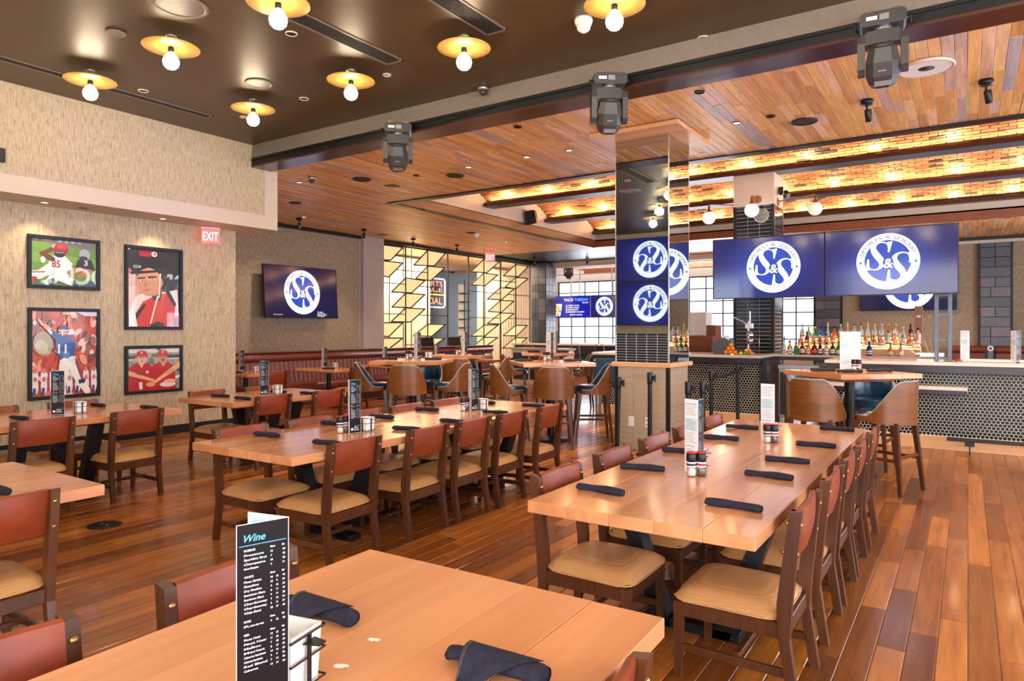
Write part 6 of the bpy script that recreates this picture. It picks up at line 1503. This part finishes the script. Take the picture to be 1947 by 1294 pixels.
for i, (x, m, nm) in enumerate(((-3.12, 'lemon', 'lemon'), (-3.06, 'lime', 'lime'), (-3.0, 'lime', 'lime'), (-2.95, 'orange', 'orange'), (-3.03, 'lemon', 'lemon'), (-2.98, 'orange', 'orange'))):
    r = thing(nm, '%s in the row of citrus right of the orange heap, %s' % (nm, 'top' if i > 3 else 'bottom'), nm, (x, 11.5, 1.162+(0.045 if i > 3 else 0)), i, 'citrus on the bar counter'); q = MB(); q.lathe([(1e-6, -0.032), (0.008, -0.029), (0.022, -0.018), (0.027, 0), (0.022, 0.018), (0.008, 0.029), (1e-6, 0.032)], 14, None, (0, 0, 0), None, True, Matrix.Rotation(HP, 4, 'Y')); q.build('fruit', m, r)
    q = MB(); q.sphere((0.031, 0, 0), 0.004, 8, 4); q.build('tip', m, r)
r = thing('citrus_press', 'steel lever citrus press standing on the bar counter', 'juicer', (-3.06, 11.75, 1.135))
q = MB(); q.cbox(-0.09, 0.09, -0.09, 0.09, 0, 0.03, 0.006); q.build('base', 'steel', r); q = MB(); q.cyl((-0.02, 0.05, 0.03), (-0.02, 0.05, 0.55), 0.016, None, 12); q.build('column', 'steel', r)
q = MB(); q.cbox(-0.06, 0.06, 0.0, 0.10, 0.43, 0.52, 0.008); q.build('gear_head', 'whitepl', r); q = MB(); q.cyl((-0.02, 0.03, 0.5), (-0.24, -0.02, 0.62), 0.012, 0.018, 10); q.build('lever', 'steel', r)
q = MB(); q.cyl((0.02, 0.0, 0.5), (0.02, 0.0, 0.72), 0.014, None, 10); q.build('rack', 'steel', r); q = MB(); q.lathe([(0.02, 0.40), (0.03, 0.38), (0.065, 0.31), (0.06, 0.30)], 20, None, (0.02, 0, 0)); q.build('press_cone', 'steel', r)
q = MB(); q.lathe([(0.02, 0.16), (0.045, 0.20), (0.065, 0.27), (0.06, 0.27), (0.01, 0.20)], 20, None, (0.02, 0, 0)); q.build('juice_bowl', 'steel', r)

# stanchions
def stanchion(x, y, h, lab, tilt=0.0, az=0.0):
    r = thing('stanchion', lab, 'stanchion', (x, y, 0), 0, 'black belt stanchions'); r.rotation_euler = (0, tilt, az)
    q = MB(); q.cyl((0, 0, 0.02), (0, 0, h-0.12), 0.027, None, 16); q.build('post', 'black', r); q = MB(); q.lathe([(0.031, h-0.14), (0.034, h-0.12), (0.034, h-0.01), (0.03, h), (0.001, h)], 18); hd = q.build('belt_head', 'black', r)
    q = MB(); q.cbox(0.03, 0.062, -0.018, 0.018, h-0.10, h-0.04, 0.004); q.cbox(0.062, 0.072, -0.018, 0.018, h-0.12, h-0.03, 0.003); q.build('belt_clip', 'black', hd)
    q = MB(); q.lathe([(0.17, 0), (0.17, 0.012), (0.06, 0.03), (0.027, 0.04)], 28); q.build('base', 'black', r)
stanchion(-3.70, 7.95, 0.95, 'black stanchion leaning at the left edge of the mirrored column', 0.03)
stanchion(-3.27, 7.98, 1.02, 'black stanchion in front of the column tiles, middle')
stanchion(-2.46, 7.05, 1.0, 'black stanchion head left of two, above the white menu'); stanchion(-2.34, 7.16, 1.01, 'black stanchion head right of two, above the white menu')
stanchion(-2.92, 9.30, 0.99, 'black stanchion right of the column with belt running to the next')
stanchion(-3.06, 11.1, 1.0, 'black stanchion before the hexagon bar with belt clipped on')
stanchion(-4.12, 9.25, 1.0, 'black stanchion with round base left of the column')
q = MB()
a = Vector((-2.92, 9.30, 0.93)); b = Vector((-3.06, 11.1, 0.93))
q.grid(lambda u, v: tuple(a.lerp(b, u)+Vector((0, 0, -0.045*math.sin(PI*u)-0.05*v))), 12, 1); tag(q.build('stanchion_belt', 'black'), 'black belt stretched between two stanchions before the bar', 'belt')
r = thing('floor_box', 'round black floor outlet cover on the wooden floor', 'floor outlet', (-5.69, 2.715, 0.0))
q = MB(); q.lathe([(1e-6, 0.008), (0.11, 0.008), (0.125, 0.003)], 32); q.build('cover', 'black', r)
for dx in (-0.04, 0.04): q = MB(); q.lathe([(1e-6, 0.010), (0.012, 0.010), (0.013, 0.008)], 12, None, (dx, 0, 0)); q.build('screw_cap', 'steel', r)
# square light on the soffit wall at the far left edge
r = thing('wall_floodlight', 'black box light with round lens at the left edge on the upper wall', 'wall lamp', (-9.19, 3.20, 3.535)); q = MB(); q.cbox(0, 0.05, -0.10, 0.09, -0.08, 0.08, 0.006); q.build('housing', 'black', r); q = MB(); q.lathe([(1e-6, 0.0), (0.045, 0.0)], 20, None, (0, 0, 0), None, True, Matrix.Translation((0.055, 0.03, 0)) @ Matrix.Rotation(HP, 4, 'Y')); q.build('lens', 'globe', r); q = MB(); q.cbox(0.05, 0.056, -0.03, 0.085, -0.05, 0.05, 0.002); q.build('lens_frame', 'spk', r)

# ============================================================ LATTICE SCREEN
PAN = [[(13.98,3.93),(14.82,3.94),(14.32,3.53),(13.98,3.5)],[(13.96,3.48),(14.82,3.49),(14.23,3.04),(13.96,3.05)],[(15.91,3.96),(16.77,3.95),(16.22,3.51),(15.28,3.46)],[(15.91,3.48),(16.74,3.49),(16.05,3.04),(15.36,3.06)],[(14.93,3.06),(15.79,3.03),(15.19,2.63),(14.34,2.62)],[(14.93,2.61),(15.79,2.61),(15.16,2.19),(14.35,2.19)],[(14.93,2.18),(15.79,2.17),(15.15,1.77),(14.32,1.77)],[(13.96,1.74),(14.82,1.75),(14.23,1.35),(13.96,1.36)],[(13.96,1.31),(14.82,1.3),(14.23,1.0),(13.96,1.01)],[(15.91,1.71),(16.77,1.71),(16.1,1.34),(15.26,1.36)],[(15.91,1.29),(16.74,1.28),(16.01,0.96),(15.36,0.98)],[(18.82,3.94),(19.73,3.92),(18.98,3.48),(18.09,3.46)],[(18.82,3.47),(19.65,3.46),(18.88,3.03),(18.09,3.03)],[(20.79,3.91),(21.64,3.91),(20.96,3.48),(19.98,3.45)],[(20.79,3.44),(21.64,3.46),(20.79,3.03),(20.09,3.06)],[(19.81,3.02),(20.7,3.03),(19.87,2.59),(19.01,2.59)],[(19.81,2.57),(20.67,2.58),(19.87,2.15),(19.06,2.17)],[(19.81,2.13),(20.67,2.13),(19.84,1.74),(19.01,1.75)],[(18.82,1.7),(19.68,1.71),(18.85,1.32),(18.07,1.33)],[(18.82,1.28),(19.65,1.27),(18.8,0.93),(18.09,0.93)],[(20.79,1.7),(21.58,1.7),(20.85,1.32),(19.98,1.33)],[(20.79,1.25),(21.58,1.24),(20.79,0.88),(19.93,0.89)]]
UPR = [13.96, 14.23, 14.57, 14.93, 15.16, 15.52, 15.91, 16.48, 16.88, 17.95, 18.37, 18.82, 19.32, 19.81, 20.29, 20.79, 21.27, 21.77]
HOR = [((14.57,3.24),(15.91,3.31)),((13.96,2.86),(14.89,2.88)),((13.96,1.99),(14.89,2.0)),((15.52,2.84),(16.52,2.85)),((15.52,1.97),(16.88,1.99)),((17.95,2.79),(19.81,2.84)),((17.95,1.93),(19.81,1.96)),((19.32,3.24),(20.79,3.29)),((20.29,2.78),(21.77,2.83)),((20.29,1.94),(21.77,1.94)),((14.93,1.1),(15.91,1.09))]
for half, (ya, yb, nm) in enumerate(((13.9, 16.95, 'left'), (17.9, 21.85, 'right'))):
    r = thing('lattice_screen', '%s half of the bronze lattice screen with glowing yellow panels' % nm, 'screen', (-13.7, (ya+yb)/2, 0), 0, 'bronze lattice screens'); oy = (ya+yb)/2
    for y in UPR:
        if ya <= y <= yb: q = MB(); t_ = 0.018 if (y in (13.96, 14.93, 15.91, 16.88, 17.95, 18.82, 19.81, 20.79, 21.77)) else 0.011; q.cbox(-t_-(0 if t_ > .012 else .3), t_-(0 if t_ > .012 else .3), y-oy-t_, y-oy+t_, 0, 4.0, 0.002); q.build('upright', 'spk', r)
    for a, b in HOR:
        if ya <= a[0] <= yb: q = MB(); q.cbox(-0.012, 0.012, a[0]-oy, b[0]-oy, (a[1]+b[1])/2-0.012, (a[1]+b[1])/2+0.012, 0.002); q.build('crossbar', 'spk', r)
    for p in PAN:
        if ya <= p[0][0] <= yb:
            q = MB(); v = [(0.0 if k < 2 else 0.0, a-oy, b) for k, (a, b) in enumerate(p)]; v2 = [(x-0.01, y, z) for x, y, z in v]
            q.add(v+v2, [(0,1,2,3),(7,6,5,4),(0,4,5,1),(1,5,6,2),(2,6,7,3),(3,7,4,0)]); pn = q.build('glowing_panel', 'backlit', r)
            q = MB(); 
            for k in range(4): q.cyl(tuple(Vector(v[k])+Vector((0.008, 0, 0))), tuple(Vector(v[(k+1) % 4])+Vector((0.008, 0, 0))), 0.019, None, 6)
            q.build('panel_frame', 'spk', pn)
q = MB(); q.cbox(-13.72, -13.68, 13.82, 21.85, 3.95, 3.99, 0.003); tag(q.build('lattice_top_rail', 'spk'), 'bronze rail across the top of the lattice screens', 'rail')
# neon sign
r = thing('neon_sign', 'violet framed neon sign with red letters behind the lattice', 'neon sign', (-17.97, 20.95, 3.03)); r.rotation_euler = XP
q = MB(); W2, H2 = 0.95, 0.58
q.tube([(-W2, -H2, 0.05), (W2-0.08, -H2, 0.05), (W2, -H2+0.08, 0.05), (W2, H2-0.08, 0.05), (W2-0.08, H2, 0.05), (-W2, H2, 0.05)], 0.025, 8, closed=True); q.build('neon_frame', 'neon_w', r)
for tx, y, hh, m in (('SPORTS', 0.28, 0.20, 'neon_r'), ('SPACE', 0.04, 0.20, 'neon_r'), ('SOCIAL', -0.46, 0.28, 'neon_r')):
    q = MB(); put_text(q, tx, 0, y, hh, SW, 0.06, False, 0, 1.55, 'CENTER'); q.build('neon_letters', m, r)
q = MB(); q.tube([(-0.85, -0.07, 0.05), (0.85, -0.07, 0.05)], 0.022, 8); q.build('neon_line', 'neon_y', r)
r = thing('shelf_tower', 'narrow dark shelf tower with lit backs behind the lattice', 'shelf', (-17.2, 22.3, 0)); q = MB(); q.cbox(-0.02, 0.02, -0.02, 0.02, 0, 3.6, 0.002); q.build('pole', 'black', r)
for z in (0.9, 1.25, 1.6, 1.95, 2.3, 2.65, 3.0): q = MB(); q.cbox(-0.15, 0.15, -0.2, 0.2, z, z+0.04, 0.003); q.build('shelf_board', 'spk', r)
q = MB(); q.box(-0.17, -0.16, -0.22, 0.22, 0.7, 3.4); q.build('backing', 'curtain', r)
# host stand terminals
for i, (x, y, z) in enumerate(((-12.4, 14.4, 1.09), (-12.4, 15.6, 1.09))):
    r = thing('order_terminal', '%s black order terminal standing behind the banquette ledge' % ('left', 'right')[i], 'monitor', (x, y, 0.98), DG(60), 'order terminals behind the banquette')
    q = MB(); q.prism([(-0.06, 0), (0.10, 0), (0.03, 0.18), (0.0, 0.18)], 'x', -0.14, 0.14); q.build('foot', 'black', r); q = MB(); q.cbox(-0.19, 0.19, -0.015, 0.015, 0.0, 0.27, 0.006); q.build('monitor_back', 'black', r, (0, -0.03, 0.10), (-0.35, 0, 0))
r = thing('host_counter', 'wooden service counter behind the banquette', 'counter', (-12.55, 15.2, 0)); q = MB(); q.cbox(-0.32, 0.32, -1.9, 1.9, 0.92, 0.98, 0.004); q.build('counter_top', 'beam_wood_y', r); q = MB(); q.cbox(-0.28, 0.28, -1.85, 1.85, 0, 0.92, 0.004); q.build('cabinet', 'beam_wood_y', r)
r = thing('host_stand', 'grey panelled low service station beyond the high tables', 'cabinet', (-9.9, 16.4, 0)); q = MB(); q.cbox(-0.9, 0.9, -0.3, 0.3, 0.98, 1.03, 0.004); q.build('top', 'counter', r); q = MB(); q.cbox(-0.85, 0.85, -0.27, 0.27, 0.0, 0.98, 0.004); q.build('body', 'curtain', r)
for k in range(3): q = MB(); q.cbox(-0.8+k*0.55, -0.3+k*0.55, -0.285, -0.27, 0.15, 0.9, 0.004); q.build('panel', 'slate', r)
# far wall banquettes, far counter and stools, cabinets
def far_banq(x0, x1, lab):
    r = thing('banquette', lab, 'banquette', ((x0+x1)/2, 22.4, 0), 0, 'brown banquettes of the far wall'); L = (x1-x0)/2
    q = MB(); q.cbox(-L, L, 0.0, 0.25, 0, 0.95, 0.01); q.build('back_panel', 'banq', r); q = MB(); q.cyl((-L, 0.05, 1.0), (L, 0.05, 1.0), 0.11, None, 16); q.build('top_roll', 'banq', r); q = MB(); q.cbox(-L, L, -0.5, 0.0, 0.1, 0.45, 0.03); q.build('seat', 'banq', r)
far_banq(-0.35, 0.40, 'brown leather banquette on the far wall, left of the slate column'); far_banq(0.62, 2.6, 'brown leather banquette on the far wall at the right edge')
r = thing('number_badge', 'round white badge on a blue stand before the slate column', 'sign', (0.50, 22.0, 0)); q = MB(); q.cbox(-0.06, 0.06, -0.02, 0.02, 0, 1.16, 0.003); q.build('stand', 'greysteel', r); q = MB(); q.cyl((0, -0.03, 1.05), (0, -0.025, 1.05), 0.07, None, 20); q.build('badge', 'whitepl', r); q = MB(); q.cyl((0, -0.034, 1.05), (0, -0.031, 1.05), 0.04, None, 16); q.build('badge_mark', 'greysteel', r)
r = thing('window_counter', 'long dark counter before the far windows', 'counter', (-10.5, 20.8, 0)); q = MB(); q.cbox(-3.2, 3.2, -0.3, 0.3, 1.0, 1.06, 0.005); q.build('top', 'counter', r); q = MB(); q.cbox(-3.1, 3.1, -0.24, 0.24, 0, 1.0, 0.005); q.build('body', 'countblack', r)
for i, x in enumerate((-12.6, -11.7, -10.8, -9.9)):
    r = thing('metal_stool', 'chrome rail stool at the far window counter, %s from the left' % ('first', 'second', 'third', 'fourth')[i], 'bar stool', (x, 20.1, 0), 0, 'metal stools at the window counter')
    q = MB(); q.tube([(-0.18, 0.16, 0), (-0.16, -0.1, 0.72), (-0.15, -0.16, 1.05), (0, -0.19, 1.12), (0.15, -0.16, 1.05), (0.16, -0.1, 0.72), (0.18, 0.16, 0)], 0.014, 8); q.build('chrome_frame', 'steel', r); q = MB(); q.cbox(-0.17, 0.17, -0.15, 0.17, 0.70, 0.75, 0.01); q.build('seat', 'blue', r)
    q = MB(); q.tube([(-0.17, 0.15, 0.3), (0.17, 0.15, 0.3)], 0.01, 6); q.tube([(-0.17, -0.12, 0.3), (0.17, -0.12, 0.3)], 0.01, 6); q.build('foot_rail', 'steel', r)
r = thing('blue_booth', 'navy leather booth back right of the middle high table', 'booth', (-4.9, 10.45, 0)); r.rotation_euler = (0, 0, YAW)
q = MB(); q.cbox(-0.35, 0.35, 0, 0.12, 0.62, 1.06, 0.03); q.build('back', 'blue', r); q = MB(); q.cbox(-0.35, 0.35, -0.42, 0.0, 0.62, 0.74, 0.03); q.build('seat', 'blue', r); q = MB()
for sx in (-1, 1):
    for yy in (-0.38, 0.08): q.cbox(sx*0.3-0.02, sx*0.3+0.02, yy-0.02, yy+0.02, 0, 0.62, 0.002)
q.build('leg_set', 'steel', r)
r = thing('wood_cabinet', 'orange wooden cabinet behind the bar register', 'cabinet', (-5.2, 14.6, 0)); q = MB(); q.cbox(-0.75, 0.75, -0.3, 0.3, 0, 1.42, 0.006); q.build('body', 'beam_wood', r); q = MB(); q.cbox(-0.72, 0.72, -0.31, -0.3, 0.1, 1.38, 0.003); q.build('door', 'beam_wood', r)
for i, x in enumerate((-5.7, -5.45, -5.15)):
    r = thing('beer_tap', 'dark tap handle on the cabinet, %s' % ('left', 'middle', 'right')[i], 'tap', (x, 14.5, 1.42), 0, 'tap handles'); q = MB(); q.lathe([(0.02, 0), (0.03, 0.05), (0.035, 0.45), (0.01, 0.58), (1e-6, 0.6)], 12); q.build('handle', 'greysteel', r); q = MB(); q.cyl((0, 0, 0), (0, 0, 0.06), 0.035, None, 12); q.build('collar', 'steel', r)
r = thing('white_carton', 'white boxes stacked on the cabinet before the windows', 'box', (-4.75, 14.6, 1.42)); q = MB(); q.cbox(-0.25, 0.12, -0.2, 0.2, 0, 0.50, 0.005); q.build('large_box', 'whitepl', r); q = MB(); q.cbox(0.13, 0.32, -0.2, 0.2, 0, 0.22, 0.005); q.build('small_box', 'beam_wood', r)
# far room truss hangers
for i, x in enumerate((-13.3, -12.9, -11.5, -11.1)):
    q = MB(); q.cyl((x, 24.25, 2.9), (x, 24.25, 4.5), 0.025, None, 8); tag(q.build('hanger_pipe', 'steel'), 'steel pipe hanging the far screens, %s from the left' % ('first', 'second', 'third', 'fourth')[i], 'pipe', 'hanger pipes in the far room')
